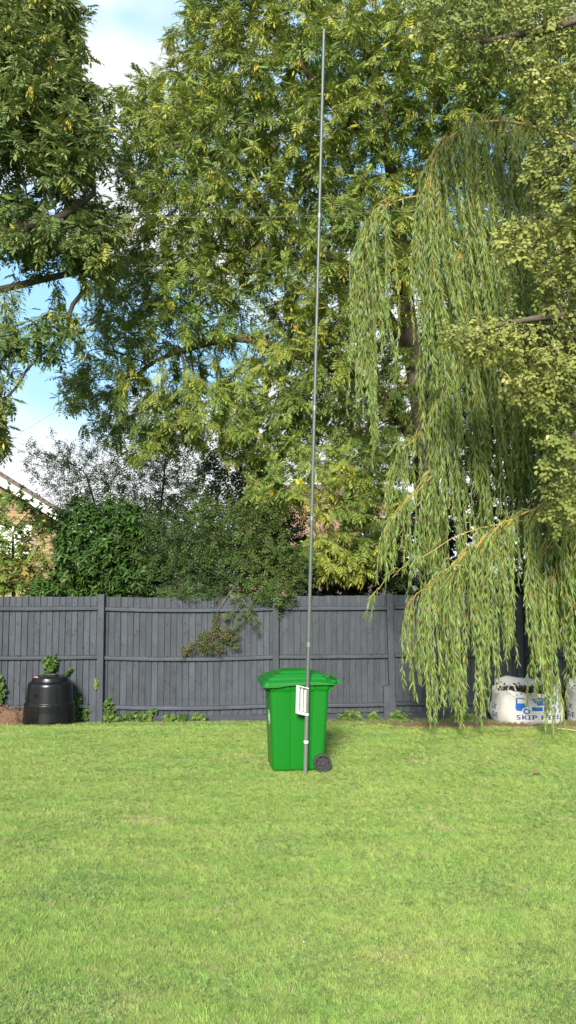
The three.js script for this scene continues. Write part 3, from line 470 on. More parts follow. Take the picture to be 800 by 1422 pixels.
{ // far house mostly hidden by the hedge
  const D = 34, o = P(380, 900, D).setY(0), h = thing('brick_house', 'distant pinkish brick house glimpsed through leaves right of the pole', 'house', o), lx = (px, py) => P(px, py, D).sub(o);
  const a = lx(330, 700), b = lx(560, 700), t = std(lin(0.40, 0.24, 0.17), 0.95);
  part('wall', box(b.x - a.x, a.y, 5, (a.x + b.x) / 2, a.y / 2, -2.5), t, h);
  const rs = new THREE.Shape(); rs.moveTo(a.x - 0.3, a.y); rs.lineTo(b.x + 0.3, a.y); rs.lineTo(b.x - 0.6, a.y + 0.9); rs.lineTo(a.x + 0.6, a.y + 0.9);
  const roof = part('roof', new THREE.ExtrudeGeometry(rs, { depth: 4.6, bevelEnabled: false }).translate(0, 0.003, -4.8), std(lin(0.13, 0.10, 0.08), 0.95), h);
  const w = part('window', [box(1.3, 0.08, 0.06, 0, 0.6, 0.02), box(1.3, 0.08, 0.06, 0, -0.6, 0.02), box(0.08, 1.12, 0.06, -0.61, 0, 0.02), box(0.08, 1.12, 0.06, 0.61, 0, 0.02)].map((g) => g.translate(b.x - 1.2, a.y - 1.2, 0)), std(lin(0.75, 0.75, 0.73), 0.5), h);
  part('pane', box(1.14, 1.12, 0.02, b.x - 1.2, a.y - 1.2, 0.012), std(lin(0.05, 0.06, 0.07), 0.1), w);
}
// wires across the garden
function wire(pts, label) { const g = tubeAlong(pts, 0.0042, 0.0042, 5, 40), c = part('overhead_cable', g, std(lin(0.09, 0.10, 0.09), 0.6)); tag(c, label, 'cable'); }
wire([P(-400, 288, 13.0), P(85, 296, 12.4), P(300, 302, 12.2), P(530, 294, 12.0), P(900, 250, 11.8)], 'thin level overhead cable crossing the tree crowns behind the pole');
wire([P(-300, 760, 24), P(20, 606, 23), P(75, 573, 22.5), P(300, 455, 21)], 'thin slanting overhead cable in the sky gap above the gable roof');

// ------------------------------------------------------------------ wheelie bin
const GREEN = new THREE.MeshPhysicalMaterial({ color: lin(0.003, 0.118, 0.008), roughness: 0.36, specularIntensity: 0.75, bumpMap: dataTex(256, 256, (u, v) => { const n = 0.5 + 0.5 * fbm(u * 60, v * 60, 0, 3); return [n, n, n]; }, false), bumpScale: 0.0006 });
const RUBBER = std(lin(0.022, 0.023, 0.025), 0.8), HUBM = std(lin(0.024, 0.025, 0.028), 0.7);
{
  const c = G(415, 1073); c.z -= 0.27;
  const bin = thing('wheelie_bin', 'green plastic wheelie bin with closed lid standing on the lawn', 'wheelie bin', c, 0.145);
  // cross-section with shallow grooves down the sides, lofted upwards
  const ring = (y, x0, x1, hw, grow = 0) => {
    x0 -= grow; x1 += grow; hw += grow; const pts = [], rr = 0.045, corner = (cx, cz, a0) => { for (let i = 0; i <= 6; i++) { const a = a0 + i / 6 * Math.PI / 2; pts.push(V(cx + rr * Math.cos(a), y, cz + rr * Math.sin(a))); } };
    const gr = [0.34, 0.73], side = (xa, xb, z, sgn) => { const xs = []; for (const g of sgn > 0 ? gr.slice().reverse() : gr) { const xm = x0 + (x1 - x0) * g; for (const [d, q] of sgn > 0 ? [[0.009, 0], [0.006, 0.011], [-0.003, 0.011], [-0.006, 0]] : [[-0.006, 0], [-0.003, 0.011], [0.006, 0.011], [0.009, 0]]) xs.push([xm + d, q]); } for (const [x, q] of xs) pts.push(V(x, y, z - sgn * q)); };
    // order: counter-clockwise seen from above reversed for outward faces
    corner(x1 - rr, hw - rr, 0); side(x1, x0, hw, 1); corner(x0 + rr, hw - rr, Math.PI / 2); corner(x0 + rr, -hw + rr, Math.PI); side(x0, x1, -hw, -1); corner(x1 - rr, -hw + rr, 1.5 * Math.PI);
    return pts.reverse();
  };
  const L = (t) => [-0.315 - 0.035 * t, 0.245 + 0.06 * t, 0.225 + 0.035 * t], rings = [];
  for (const [y, g] of [[0.012, -0.012], [0.02, -0.003], [0.035, 0], [0.12, 0], [0.25, 0], [0.40, 0], [0.55, 0], [0.70, 0], [0.84, 0], [0.865, 0], [0.872, 0.012], [0.925, 0.014], [0.93, 0.006]]) rings.push(ring(y, ...L(y / 0.93), g));
  const bodyG = ringLoft(rings); const scuff = document.createElement('canvas'); scuff.width = 1024; scuff.height = 512; const sg = scuff.getContext('2d'), sr = rng(37); sg.fillStyle = 'rgb(255,255,255)'; sg.fillRect(0, 0, 1024, 512);
  for (let i = 0; i < 260; i++) { const x = sr() * 1024, y = sr() * 512, l = 6 + sr() * 50, k = sr(); sg.strokeStyle = k < 0.5 ? `rgba(205,215,205,${0.12 + 0.3 * sr()})` : `rgba(255,255,255,0.3)`; sg.lineWidth = 0.6 + sr(); sg.beginPath(); sg.moveTo(x, y); sg.lineTo(x + (sr() - 0.5) * l, y + (sr() - 0.3) * l); sg.stroke(); }
  for (let i = 0; i < 420; i++) { const y = 512 - Math.pow(sr(), 2.2) * 130, q = 1 + sr() * 4; sg.fillStyle = `rgba(150,135,95,${0.15 + 0.35 * sr()})`; sg.beginPath(); sg.ellipse(sr() * 1024, y, q, q * (0.4 + sr()), 0, 0, 6.3); sg.fill(); }
  const GW = GREEN.clone(), wm = new THREE.CanvasTexture(scuff); wm.colorSpace = THREE.SRGBColorSpace; GW.map = wm;
  part('body', bodyG, GW, bin);
  // rear recess panel between the wheels and lifting comb at the front
  part('lifting_comb', [rbox(0.03, 0.03, 0.40, -0.365, 0.885, 0, 0.006), ...[-3, -2, -1, 0, 1, 2, 3].map((k) => rbox(0.022, 0.05, 0.012, -0.362, 0.852, k * 0.058, 0.004))], GREEN, bin);
  // lid: stepped dome as a height field with a skirt
  const nx = 84, nz = 60, pos = [], idx = [], uv = [], x0 = -0.425, x1 = 0.385, hw = 0.305;
  const sd = (x, z, a, b, w, r) => { const cx = (a + b) / 2, qx = Math.abs(x - cx) - (b - a) / 2 + r, qz = Math.abs(z) - w + r; return Math.hypot(Math.max(qx, 0), Math.max(qz, 0)) + Math.min(Math.max(qx, qz), 0) - r; };
  const height = (x, z) => { let h = 0.972; h += 0.034 * sstep(0.004, -0.026, sd(x, z, -0.372, 0.30, 0.262, 0.05)); h += 0.022 * sstep(0.0, -0.02, sd(x, z, -0.315, 0.27, 0.225, 0.05)); h += 0.03 * sstep(0.01, -0.045, sd(x, z, -0.235, 0.165, 0.17, 0.05)); h -= 0.022 * sstep(0.14, 0.385, x); h -= 0.014 * sstep(0.018, 0, -sd(x, z, x0, x1, hw, 0.05)); h += 0.006 * Math.cos(x * 4); return h; };
  const warp = (u, v) => { let x = x0 + (x1 - x0) * u, z = -hw + 2 * hw * v; const d = sd(x, z, x0, x1, hw, 0.05); if (d > 0) { const cx = Math.sign(x - (x0 + x1) / 2), qx = Math.abs(x - (x0 + x1) / 2) - (x1 - x0) / 2 + 0.05, qz = Math.abs(z) - hw + 0.05, k = 0.05 / Math.hypot(qx, qz); x = (x0 + x1) / 2 + cx * ((x1 - x0) / 2 - 0.05 + qx * k); z = Math.sign(z) * (hw - 0.05 + qz * k); } return [x, z]; };
  for (let j = 0; j <= nz; j++) for (let i = 0; i <= nx; i++) { const [x, z] = warp(i / nx, j / nz); pos.push(x, height(x, z), z); uv.push(x, z); if (i < nx && j < nz) { const a = j * (nx + 1) + i; idx.push(a, a + nx + 1, a + 1, a + 1, a + nx + 1, a + nx + 2); } }
  const edge = []; for (let i = 0; i <= nx; i++) edge.push(i); for (let j = 1; j <= nz; j++) edge.push(j * (nx + 1) + nx); for (let i = nx - 1; i >= 0; i--) edge.push(nz * (nx + 1) + i); for (let j = nz - 1; j > 0; j--) edge.push(j * (nx + 1));
  const top = new THREE.BufferGeometry(); top.setAttribute('position', new THREE.Float32BufferAttribute(pos, 3)); top.setAttribute('uv', new THREE.Float32BufferAttribute(uv, 2)); top.setIndex(idx); top.computeVertexNormals();
  const eb = (x) => 0.925 - 0.020 * sstep(-0.12, -0.30, x), skirt = ringLoft([[0.010, 0], [0.012, 0], [0.004, 0.016], [0.0, 0.02], [-0.01, 0.004]].map(([g, up], k) => edge.map((e) => { const x = pos[e * 3], z = pos[e * 3 + 2], m = k === 4 ? 0.97 : 1 + g * 1.2; return V((x + 0.02) * m - 0.02, k === 4 ? pos[e * 3 + 1] - 0.02 : k === 3 ? pos[e * 3 + 1] : k === 2 ? pos[e * 3 + 1] - 0.008 : k === 1 ? eb(x) + 0.006 : eb(x), z * m); })), false);
  const lid = part('lid', [top, skirt], GREEN, bin);
  part('handle', [new THREE.CylinderGeometry(0.016, 0.016, 0.46, 14).rotateX(Math.PI / 2).translate(0.402, 0.957, 0), ...[-1, 1].map((k) => new THREE.CylinderGeometry(0.024, 0.024, 0.05, 14).rotateX(Math.PI / 2).translate(0.402, 0.957, k * 0.25)), ...[-0.2, 0.2].map((z) => rbox(0.10, 0.03, 0.04, 0.36, 0.945, z, 0.008))], GREEN, bin);
  part('hinge_bracket', [-0.235, 0.235].map((z) => { const s = new THREE.Shape(); s.moveTo(0.29, 0.93); s.lineTo(0.36, 0.93); s.lineTo(0.345, 0.90); s.lineTo(0.315, 0.85); s.lineTo(0.29, 0.84); return new THREE.ExtrudeGeometry(s, { depth: 0.025, bevelSize: 0.003, bevelThickness: 0.003, bevelSegments: 1 }).translate(0, 0, z - 0.0125); }), GREEN, bin);
  // sticker on the front
  const cv = document.createElement('canvas'); cv.width = 128; cv.height = 256; const g = cv.getContext('2d'); g.fillStyle = '#12912a'; g.fillRect(0, 0, 128, 256); g.strokeStyle = '#f2f4f0'; g.lineWidth = 11; g.beginPath(); g.ellipse(64, 128, 52, 114, 0, 0, 6.3); g.stroke(); g.fillStyle = '#f2f4f0'; g.beginPath(); g.ellipse(64, 118, 20, 58, 0, 0, 6.3); g.fill(); g.fillRect(50, 120, 28, 76);
  const ct = new THREE.CanvasTexture(cv); ct.colorSpace = THREE.SRGBColorSpace;
  const el = new THREE.CircleGeometry(0.5, 32).scale(0.19, 0.165, 1).rotateY(-Math.PI / 2).rotateZ(0.037).translate(-0.3395, 0.565, 0.10); part('badge', el, std(lin(1, 1, 1), 0.5, { map: ct }), bin);
  part('axle', new THREE.CylinderGeometry(0.011, 0.011, 0.56, 10).rotateX(Math.PI / 2).translate(0.218, 0.094, 0), HUBM, bin);
  // wheels
  const wheel = (z) => {
    const w = part('wheel', new THREE.CylinderGeometry(0.022, 0.024, 0.056, 16).rotateX(Math.PI / 2), HUBM, bin); w.position.set(0.218, 0.094, z);
    part('tyre', new THREE.LatheGeometry([[0.074, -0.022], [0.088, -0.025], [0.0965, -0.018], [0.098, -0.006], [0.098, 0.006], [0.0965, 0.018], [0.088, 0.025], [0.078, 0.024], [0.074, 0.02], [0.074, -0.022]].map(([a, b]) => new THREE.Vector2(a, b)), 40).rotateX(Math.PI / 2), RUBBER, w);
    for (let k = 0; k < 6; k++) part('spoke', rbox(0.056, 0.014, 0.016, 0.048, 0, 0.006, 0.004).rotateZ(k * Math.PI / 3 + 0.3), HUBM, w);
    part('rim', new THREE.LatheGeometry([[0.066, -0.014], [0.0745, -0.014], [0.0745, 0.017], [0.068, 0.017], [0.066, -0.014]].map(([a, b]) => new THREE.Vector2(a, b)), 36).rotateX(Math.PI / 2), HUBM, w);
    part('wheel_disc', new THREE.CylinderGeometry(0.068, 0.068, 0.006, 30).rotateX(Math.PI / 2).translate(0, 0, -0.006), RUBBER, w);
  };
  wheel(0.272); wheel(-0.272);
}
// ------------------------------------------------------------------ pole
{
  const D = 8.37, b = G(424, 1075.5), t = P(450, 42, -b.z), dir = t.clone().sub(b), L = dir.length(), q = new THREE.Quaternion().setFromUnitVectors(V(0, 1, 0), dir.clone().normalize());
  const pole = thing('antenna_mast', 'very tall slim grey metal mast standing against the green wheelie bin', 'mast', b); pole.quaternion.copy(q);
  const AL = dataTex(64, 512, (u, v) => { const n = 0.5 + fbm(u * 6, v * 40, 2, 4); return [0.06 + 0.05 * n, 0.078 + 0.05 * n, 0.068 + 0.05 * n].map(toS); });
  const met = new THREE.MeshStandardMaterial({ map: AL, roughness: 0.5, metalness: 0.35 }), col = std(lin(0.17, 0.19, 0.18), 0.4, { metalness: 0.4 });
  const hOf = (py) => { const a = P(424 + (1075 - py) * 0.0252, py, -b.z); return (a.y - b.y) / dir.y * L; };
  const joints = [0, hOf(957), hOf(895), hOf(720), hOf(567), hOf(300), L];
  for (let i = 1; i < 6; i++) { const a = joints[i], c = joints[i + 1], r = [0, 0.0205, 0.0195, 0.0185, 0.018, 0.0175][i]; part('tube_section', new THREE.CylinderGeometry(r, r, c - a, 18).translate(0, (a + c) / 2, 0), met, pole); if (i > 1) part('collar', new THREE.CylinderGeometry(r + 0.0035, r + 0.0035, 0.05, 18).translate(0, a, 0), col, pole); }
  part('tube_cap', new THREE.CylinderGeometry(0.012, 0.0178, 0.012, 16).translate(0, L + 0.006, 0), col, pole);
  // ribbed lower length
  const prof = [[0.001, 0], [0.019, 0]]; const H1 = joints[1]; for (let y = 0.01; y < H1; y += 0.022) prof.push([0.0185, y], [0.0225, y + 0.006], [0.0225, y + 0.014], [0.0185, y + 0.02]); prof.push([0.019, H1], [0.001, H1]);
  part('ribbed_sleeve', new THREE.LatheGeometry(prof.map(([a, c]) => new THREE.Vector2(a, c)), 18), std(lin(0.10, 0.105, 0.095), 0.7), pole);
  const WH = std(lin(0.72, 0.73, 0.70), 0.5);
  part('white_tape', new THREE.CylinderGeometry(0.0245, 0.0245, 0.026, 20).translate(0, hOf(1030), 0), WH, pole);
  const y0 = hOf(992), y1 = hOf(953), h = y1 - y0, sl = -0.24, br = part('bracket', [rbox(0.020, h, 0.05, -0.115, h / 2 + 0.014, 0, 0.005), rbox(0.022, h - 0.05, 0.02, -0.060, h / 2 + 0.004, -0.012, 0.004), rbox(0.125, 0.012, 0.05, 0, 0, 0, 0.004).rotateZ(sl).translate(-0.055, h - 0.006, 0), rbox(0.13, 0.03, 0.055, 0, 0, 0, 0.006).rotateZ(sl).translate(-0.052, 0.012, 0), rbox(0.010, h - 0.06, 0.05, -0.026, h / 2 - 0.005, -0.004, 0.004)], std(lin(0.50, 0.52, 0.49), 0.5), pole);
  br.position.y = y0; br.rotation.y = 0.45; 
  part('back_plate', rbox(0.07, h - 0.05, 0.004, -0.07, h / 2, -0.026, 0.002), std(lin(0.30, 0.33, 0.30), 0.6), br);
}
// ------------------------------------------------------------------ compost bin
{
  const c = P(68.5, 1003, 11.5); c.y = groundY(c.x, c.z) - 0.01;
  const BL = new THREE.MeshPhysicalMaterial({ color: lin(0.004, 0.0043, 0.005), roughness: 0.27, specularIntensity: 0.7, bumpMap: GREEN.bumpMap, bumpScale: 0.001 });
  const bin = thing('compost_bin', 'black plastic compost bin with lid against the fence', 'compost bin', c, 0.12);
  const lathe = (pr, n = 56) => new THREE.LatheGeometry(pr.map(([a, b]) => new THREE.Vector2(a, b)), n);
  part('body', lathe([[0.372, 0], [0.38, 0.02], [0.36, 0.34], [0.356, 0.352], [0.342, 0.358], [0.338, 0.37], [0.316, 0.60], [0.309, 0.632], [0.292, 0.652], [0.262, 0.660], [0.2, 0.662]]), BL, bin);
  const lid = part('lid', lathe([[0.262, 0.655], [0.262, 0.676], [0.256, 0.684], [0.254, 0.712], [0.246, 0.720], [0.18, 0.727], [0, 0.735]]), BL, bin); part('lid_grip', rbox(0.16, 0.02, 0.03, 0, 0.742, 0, 0.008), BL, lid);
  // hatch: a curved panel standing proud of the lower body
  const arc = (y0, y1, a0, a1, off, slope = 0.06) => { const rings = [], n = 18, q = (y, a, o) => { const R = 0.381 - slope * y + o; return V(Math.sin(a) * R, y, Math.cos(a) * R); }; const pos = [], idx = [], uv = []; for (let i = 0; i <= n; i++) { const a = a0 + (a1 - a0) * i / n; for (const [y, o] of [[y0, 0], [y0, off], [y1, off], [y1, 0]]) { const p = q(y, a, o); pos.push(p.x, p.y, p.z); uv.push(i / n, y); } } for (let i = 0; i < n; i++) for (let k = 0; k < 3; k++) { const A = i * 4 + k; idx.push(A, A + 4, A + 1, A + 1, A + 4, A + 5); } for (const s of [0, n]) { const A = s * 4; idx.push(...(s ? [A, A + 2, A + 1, A, A + 3, A + 2] : [A, A + 1, A + 2, A, A + 2, A + 3])); } const g = new THREE.BufferGeometry(); g.setAttribute('position', new THREE.Float32BufferAttribute(pos, 3)); g.setAttribute('uv', new THREE.Float32BufferAttribute(uv, 2)); g.setIndex(idx); return g; };
  const nn = (g) => { const q = g.toNonIndexed(); q.computeVertexNormals(); return q; };
  const hatch = part('hatch', nn(arc(0.012, 0.235, -0.22, 0.92, 0.014)), new THREE.MeshPhysicalMaterial({ color: lin(0.004, 0.0043, 0.005), roughness: 0.4, specularIntensity: 0.6 }), bin);
  part('hatch_grip', nn(arc(0.105, 0.13, 0.12, 0.52, 0.026)), BL, hatch);
  part('rib', nn(arc(0.0, 0.34, -0.30, -0.27, 0.008)), BL, bin);
  part('embossed_marks', [...[0, 1, 2, 3].map((k) => nn(arc(0.14, 0.18, -0.62 + k * 0.075, -0.58 + k * 0.075, 0.006))), nn(arc(0.135, 0.14, -0.64, -0.33, 0.005))], BL, bin);
  part('embossed_square', nn(arc(0.46, 0.51, -0.48, -0.36, -0.018, 0.085)), BL, bin);
}
// ------------------------------------------------------------------ builder's bags
{
  const cv = document.createElement('canvas'); cv.width = 2048; cv.height = 512; const g = cv.getContext('2d');
  g.fillStyle = '#c6c5c0'; g.fillRect(0, 0, 2048, 512);
  const rr = rng(19); for (let i = 0; i < 900; i++) { const k = 190 + Math.floor(rr() * 40); g.fillStyle = `rgba(${k},${k - 3},${k - 12},0.25)`; g.fillRect(rr() * 2048, rr() * 512, 4 + rr() * 60, 1 + rr() * 3); }
  const blue = '#1f5fae', navy = '#1d3f7d';
  const face = (x) => { // lorry with a skip and its lettering
    g.save(); g.translate(x, -52); g.scale(1, 1.22); g.fillStyle = blue;
    g.beginPath(); g.moveTo(60, 130); g.lineTo(90, 118); g.lineTo(168, 118); g.lineTo(172, 190); g.lineTo(180, 268); g.lineTo(78, 268); g.lineTo(60, 250); g.fill();
    g.fillStyle = '#c6c5c0'; g.beginPath(); g.moveTo(78, 135); g.lineTo(150, 132); g.lineTo(154, 185); g.lineTo(76, 188); g.fill(); g.beginPath(); g.arc(158, 268, 40, Math.PI, 0); g.fill();
    g.fillStyle = blue; g.beginPath(); g.arc(158, 272, 30, 0, 6.3); g.fill(); g.fillStyle = '#c6c5c0'; g.beginPath(); g.arc(158, 272, 15, 0, 6.3); g.fill();
    g.fillStyle = blue; g.beginPath(); g.moveTo(196, 140); g.lineTo(262, 100); g.lineTo(420, 92); g.lineTo(452, 120); g.lineTo(430, 196); g.lineTo(250, 210); g.fill();
    g.strokeStyle = '#c6c5c0'; g.lineWidth = 6; for (let k = 0; k < 3; k++) { g.beginPath(); g.moveTo(318 + k * 18, 172); g.lineTo(346 + k * 14, 146 - k * 4); g.stroke(); } g.beginPath(); g.moveTo(205, 150); g.lineTo(440, 132); g.stroke();
    g.fillStyle = blue; g.fillRect(204, 226, 86, 40); g.fillRect(298, 222, 52, 38); g.fillRect(446, 210, 24, 40);
    g.fillStyle = '#c6c5c0'; g.beginPath(); g.arc(392, 256, 44, 0, 6.3); g.fill(); g.fillStyle = blue; g.beginPath(); g.arc(392, 256, 32, 0, 6.3); g.fill(); g.fillStyle = '#c6c5c0'; g.beginPath(); g.arc(392, 256, 15, 0, 6.3); g.fill();
    g.restore(); g.save(); g.translate(x, 0);
    g.fillStyle = navy; g.font = 'bold 84px sans-serif'; g.fillText('SKIP HIRE', 66, 388); g.font = 'bold 30px sans-serif'; g.fillStyle = '#6f7f9c'; g.fillText('ORDER ONLINE', 96, 442); g.restore();
  };
  const side = (x) => { g.save(); g.translate(x, 0); g.fillStyle = navy; g.font = 'bold 96px sans-serif'; g.textAlign = 'right'; g.fillText('▲', 250, 210); g.fillText('CK', 330, 300); g.fillText('GE', 360, 410); g.restore(); };
  side(0); face(512); side(1024); face(1536);
  const t = new THREE.CanvasTexture(cv); t.colorSpace = THREE.SRGBColorSpace; t.wrapS = THREE.RepeatWrapping;
  const weave = dataTex(256, 256, (u, v) => { const n = 0.5 + 0.25 * Math.sin(u * 400) * Math.sin(v * 400) + 0.4 * fbm(u * 20, v * 20, 3, 4); return [n, n, n]; }, false); weave.repeat.set(8, 2);
  const cloth = new THREE.MeshPhysicalMaterial({ map: t, roughness: 0.62, bumpMap: weave, bumpScale: 0.012, sheen: 0.2 });
  function bag(pos, turn, label, seedv, sc = 1) {
    const o = thing('bulk_bag', label, 'bulk bag', pos, turn, undefined); const rings = [], N = 128, HB = 0.60;
    const at = (t, j, y, k, inner) => { // t around, starting at the far end of the left face
      const a = (t * 4) % 4, f = Math.floor(a), u = a - f, hw = 0.5 * k, e = 0.5; let x, z; const b = (w) => 0.055 * Math.sin(Math.PI * w);
      if (f === 0) { x = -hw - b(u); z = -hw + 2 * hw * u; } else if (f === 1) { x = -hw + 2 * hw * u; z = hw + b(u); } else if (f === 2) { x = hw + b(u); z = hw - 2 * hw * u; } else { x = hw - 2 * hw * u; z = -hw - b(u); }
      const m = Math.max(Math.abs(x), Math.abs(z)), l = Math.hypot(x, z), rc = 1 - 0.16 * clamp((l / m - 1) / 0.414); x *= rc; z *= rc;
      const w = 0.075 * fbm(x * 3 + seedv, y * 7, z * 3, 4) + 0.03 * Math.sin(x * 17 + y * 13 + seedv) * fbm(x * 2, y * 3 + seedv, z * 2, 2) + 0.026 * Math.sin(y * 26 + 3 * fbm(x * 3, seedv, z * 3, 2)) * fbm(x * 2 + 4, y * 2, z * 2 + seedv, 2); const q = 1 + w * 1.6; return V(x * q, y, z * q);
    };
    const prof = [[0.0, 0.86], [0.015, 0.95], [0.06, 1.0], [0.15, 1.03], [0.25, 1.03], [0.35, 1.01], [0.45, 0.99], [0.53, 0.97], [0.585, 0.95], [0.60, 0.90], [0.575, 0.84], [0.50, 0.80], [0.46, 0.70]];
    prof.forEach(([y, k], j) => { const rg = []; for (let i = 0; i < N; i++) { const t = i / N, hgt = y > 0.5 || j > 8 ? y + (0.10 * fbm(Math.cos(t * 6.28) * 1.6 + seedv, Math.sin(t * 6.28) * 1.6, 3, 3) + (t > 0.5 && t < 1 ? 0.09 : -0.02)) * clamp((y - 0.3) / 0.25) : y; rg.push(at(t, j, hgt, k)); } rings.push(rg.reverse()); });
    const gm = ringLoft(rings, false), uv = gm.attributes.uv, p = gm.attributes.position, n1 = N + 1;
    for (let j = 0; j < prof.length; j++) for (let i = 0; i <= N; i++) uv.setXY(j * n1 + i, 1 - (i + 1) / N, j > 9 ? 0.98 : clamp(prof[j][0] / 0.62, 0, 0.98));
    part('bag_skin', gm.scale(sc, sc, sc), cloth, o);
    const loops = []; for (const [sx, sz] of [[-1, 1], [1, 1], [1, -1], [-1, -1]]) { const q = 0.40 * sc, y = 0.57 * sc; loops.push(tubeAlong([V(sx * q, y - 0.05, sz * q * 0.7), V(sx * q * 1.02, y + 0.08, sz * q * 0.86), V(sx * q * 0.9, y + 0.10, sz * q * 1.02), V(sx * q * 0.72, y - 0.05, sz * q * 1.04)], 0.014, 0.014, 5, 12).scale(1, 1, 1)); }
    part('lifting_loops', loops, cloth, o);
    const fl = [], fr = rng(seedv + 3), cl = []; for (let i = 0; i < 420; i++) { const x = (fr() - 0.5) * 0.74 * sc, z = (fr() - 0.5) * 0.74 * sc; fl.push(basis(rv(fr).setY(0.3 * fr()), V(0, 1, 0).add(rv(fr).multiplyScalar(0.7)), 0.8 + 0.8 * fr(), V(x, (0.47 + 0.07 * fr()) * sc - 0.10 * (x * x + z * z), z))); const k = 0.6 + 0.8 * fr(); cl.push(lin(0.09 * k, 0.075 * k, 0.035 * k)); }
    const heap = new THREE.SphereGeometry(0.42 * sc, 24, 12).scale(1, 0.35, 1).translate(0, 0.38 * sc, 0); part('garden_waste', heap, std(lin(0.05, 0.04, 0.025), 1), o); scatter('dead_leaves', SMALL[0], DULL, o, fl, cl);
  }
  const c1 = P(731, 1000, 11.62); c1.y = groundY(c1.x, c1.z) - 0.01; bag(c1, 0.06, 'white builder\'s bulk bag printed with blue lorry and SKIP HIRE under the willow', 2, 0.88);
  const c2 = P(836, 1000, 11.62); c2.y = groundY(c2.x, c2.z) - 0.01; bag(c2, 0.04, 'second white bulk bag cut off by the picture edge beside the lorry bag', 9, 0.88);
}
// ------------------------------------------------------------------ soil heap, litter, small plants
{
  const c = G(14, 1003); const g = new THREE.SphereGeometry(0.5, 48, 20), p = g.attributes.position; for (let i = 0; i < p.count; i++) { const x = p.getX(i), y = p.getY(i), z = p.getZ(i), n = 1 + 0.55 * fbm(x * 4 + 2, y * 4, z * 4, 4) + 0.35 * fbm(x * 14, y * 14, z * 14, 3); p.setXYZ(i, x * 0.82 * n, y * 0.46 * n, z * 0.42 * n); } g.computeVertexNormals();
  const t = dataTex(256, 256, (u, v) => { const n = 0.5 + fbm(u * 40, v * 40, 5, 4); return [0.065 + 0.09 * n, 0.036 + 0.05 * n, 0.02 + 0.03 * n].map(toS); });
  const h = part('soil_heap', g, new THREE.MeshStandardMaterial({ map: t, roughness: 1, bumpMap: t, bumpScale: 0.03 })); c.copy(P(14, 1003, 11.55)); h.position.set(c.x - 0.12, -0.08, c.z); tag(h, 'small heap of reddish brown soil beside the black compost bin', 'soil heap');
  const r0 = rng(62), hm = [], hc = [];
  for (let i = 0; i < 700; i++) { const v = rv(r0); if (v.y < 0) v.y = -v.y; hm.push(basis(rv(r0), v, 0.25 + 0.5 * r0(), V(v.x * 0.5 * (0.8 + 0.3 * r0()), v.y * 0.27, v.z * 0.23))); const k = 0.6 + 0.8 * r0(); hc.push(lin(0.115 * k, 0.07 * k, 0.040 * k)); }
  scatter('clods', leafShape(0.05, 0.035, 0.5, 0.3, 2), std(lin(1, 1, 1), 1, { side: THREE.DoubleSide }), h, hm, hc);
  const r = rng(61), chip = mergeGeometries([leafShape(0.04, 0.018, 0.3, 0.2, 1), leafShape(0.03, 0.02, -0.2, 0.3, 1).rotateY(2).translate(0.02, 0.006, 0.01)]), m = [], cl = [];
  for (let i = 0; i < 11000; i++) { const x = -5.2 + 10.6 * r(), w = bedWidth(x) + 0.14, z = fenceAt(x) + 0.02 + w * r(); if (x < 0.2 && r() < 0.6) continue; m.push(basis(rv(r).setY((r() - 0.5) * 0.4), V(r() - 0.5, 1, r() - 0.5), 0.6 + 0.8 * r(), V(x, groundY(x, z) + 0.022 + 0.02 * r(), z))); const q = r(), c2 = q < 0.5 ? [0.20, 0.10, 0.05] : q < 0.8 ? [0.28, 0.17, 0.09] : [0.11, 0.07, 0.045], k = 0.7 + 0.6 * r(); cl.push(lin(c2[0] * k, c2[1] * k, c2[2] * k)); }
  scatter('leaf_litter', chip, std(lin(1, 1, 1), 0.95, { side: THREE.DoubleSide }), scene, m, cl, 'reddish brown mulch and dead leaves along the foot of the fence', 'leaf litter');
}
function climber(name, label, category, lines, geo, colors, o = {}) { // stems with leaves along them
  const r = rng(o.seed ?? 5), origin = lines[0][0].clone(), root = thing(name, label, category, origin), st = [], m = [], cl = [];
  for (const l of lines) {
    const c = new THREE.CatmullRomCurve3(l); st.push(tubeAlong(l, o.r ?? 0.006, 0.002, 5, 14).translate(-origin.x, -origin.y, -origin.z)); const n = Math.round(c.getLength() * (o.dens ?? 90));
    for (let i = 0; i < n; i++) { const u = Math.min(1, (o.from ?? 0) + (1 - (o.from ?? 0)) * r()), p = c.getPointAt(u).addScaledVector(rv(r), (o.spread ?? 0.08) * Math.sqrt(r())); p.y = Math.max(p.y, groundY(p.x, p.z) + 0.03); if (o.wall && p.z < o.wall) p.z = o.wall + 0.03 * r(); m.push(basis(rv(r).add(V(0, -0.25, 0.2)), V((r() - 0.5) * 0.8, 0.8, 0.7), (o.size ?? 1) * (0.7 + 0.6 * r()), p.sub(origin))); const cc = mixc(colors[0], colors[1], r()), k = 0.8 + 0.4 * r(), q = colors[2] && r() < (o.rare ?? 0.2) ? colors[2] : cc; cl.push(lin(q[0] * k, q[1] * k, q[2] * k)); }
  }
  part('stem', st, o.stem ?? GREENTWIG, root); scatter('foliage', geo, o.mat ?? GLOSSY, root, m, cl); return root;
}
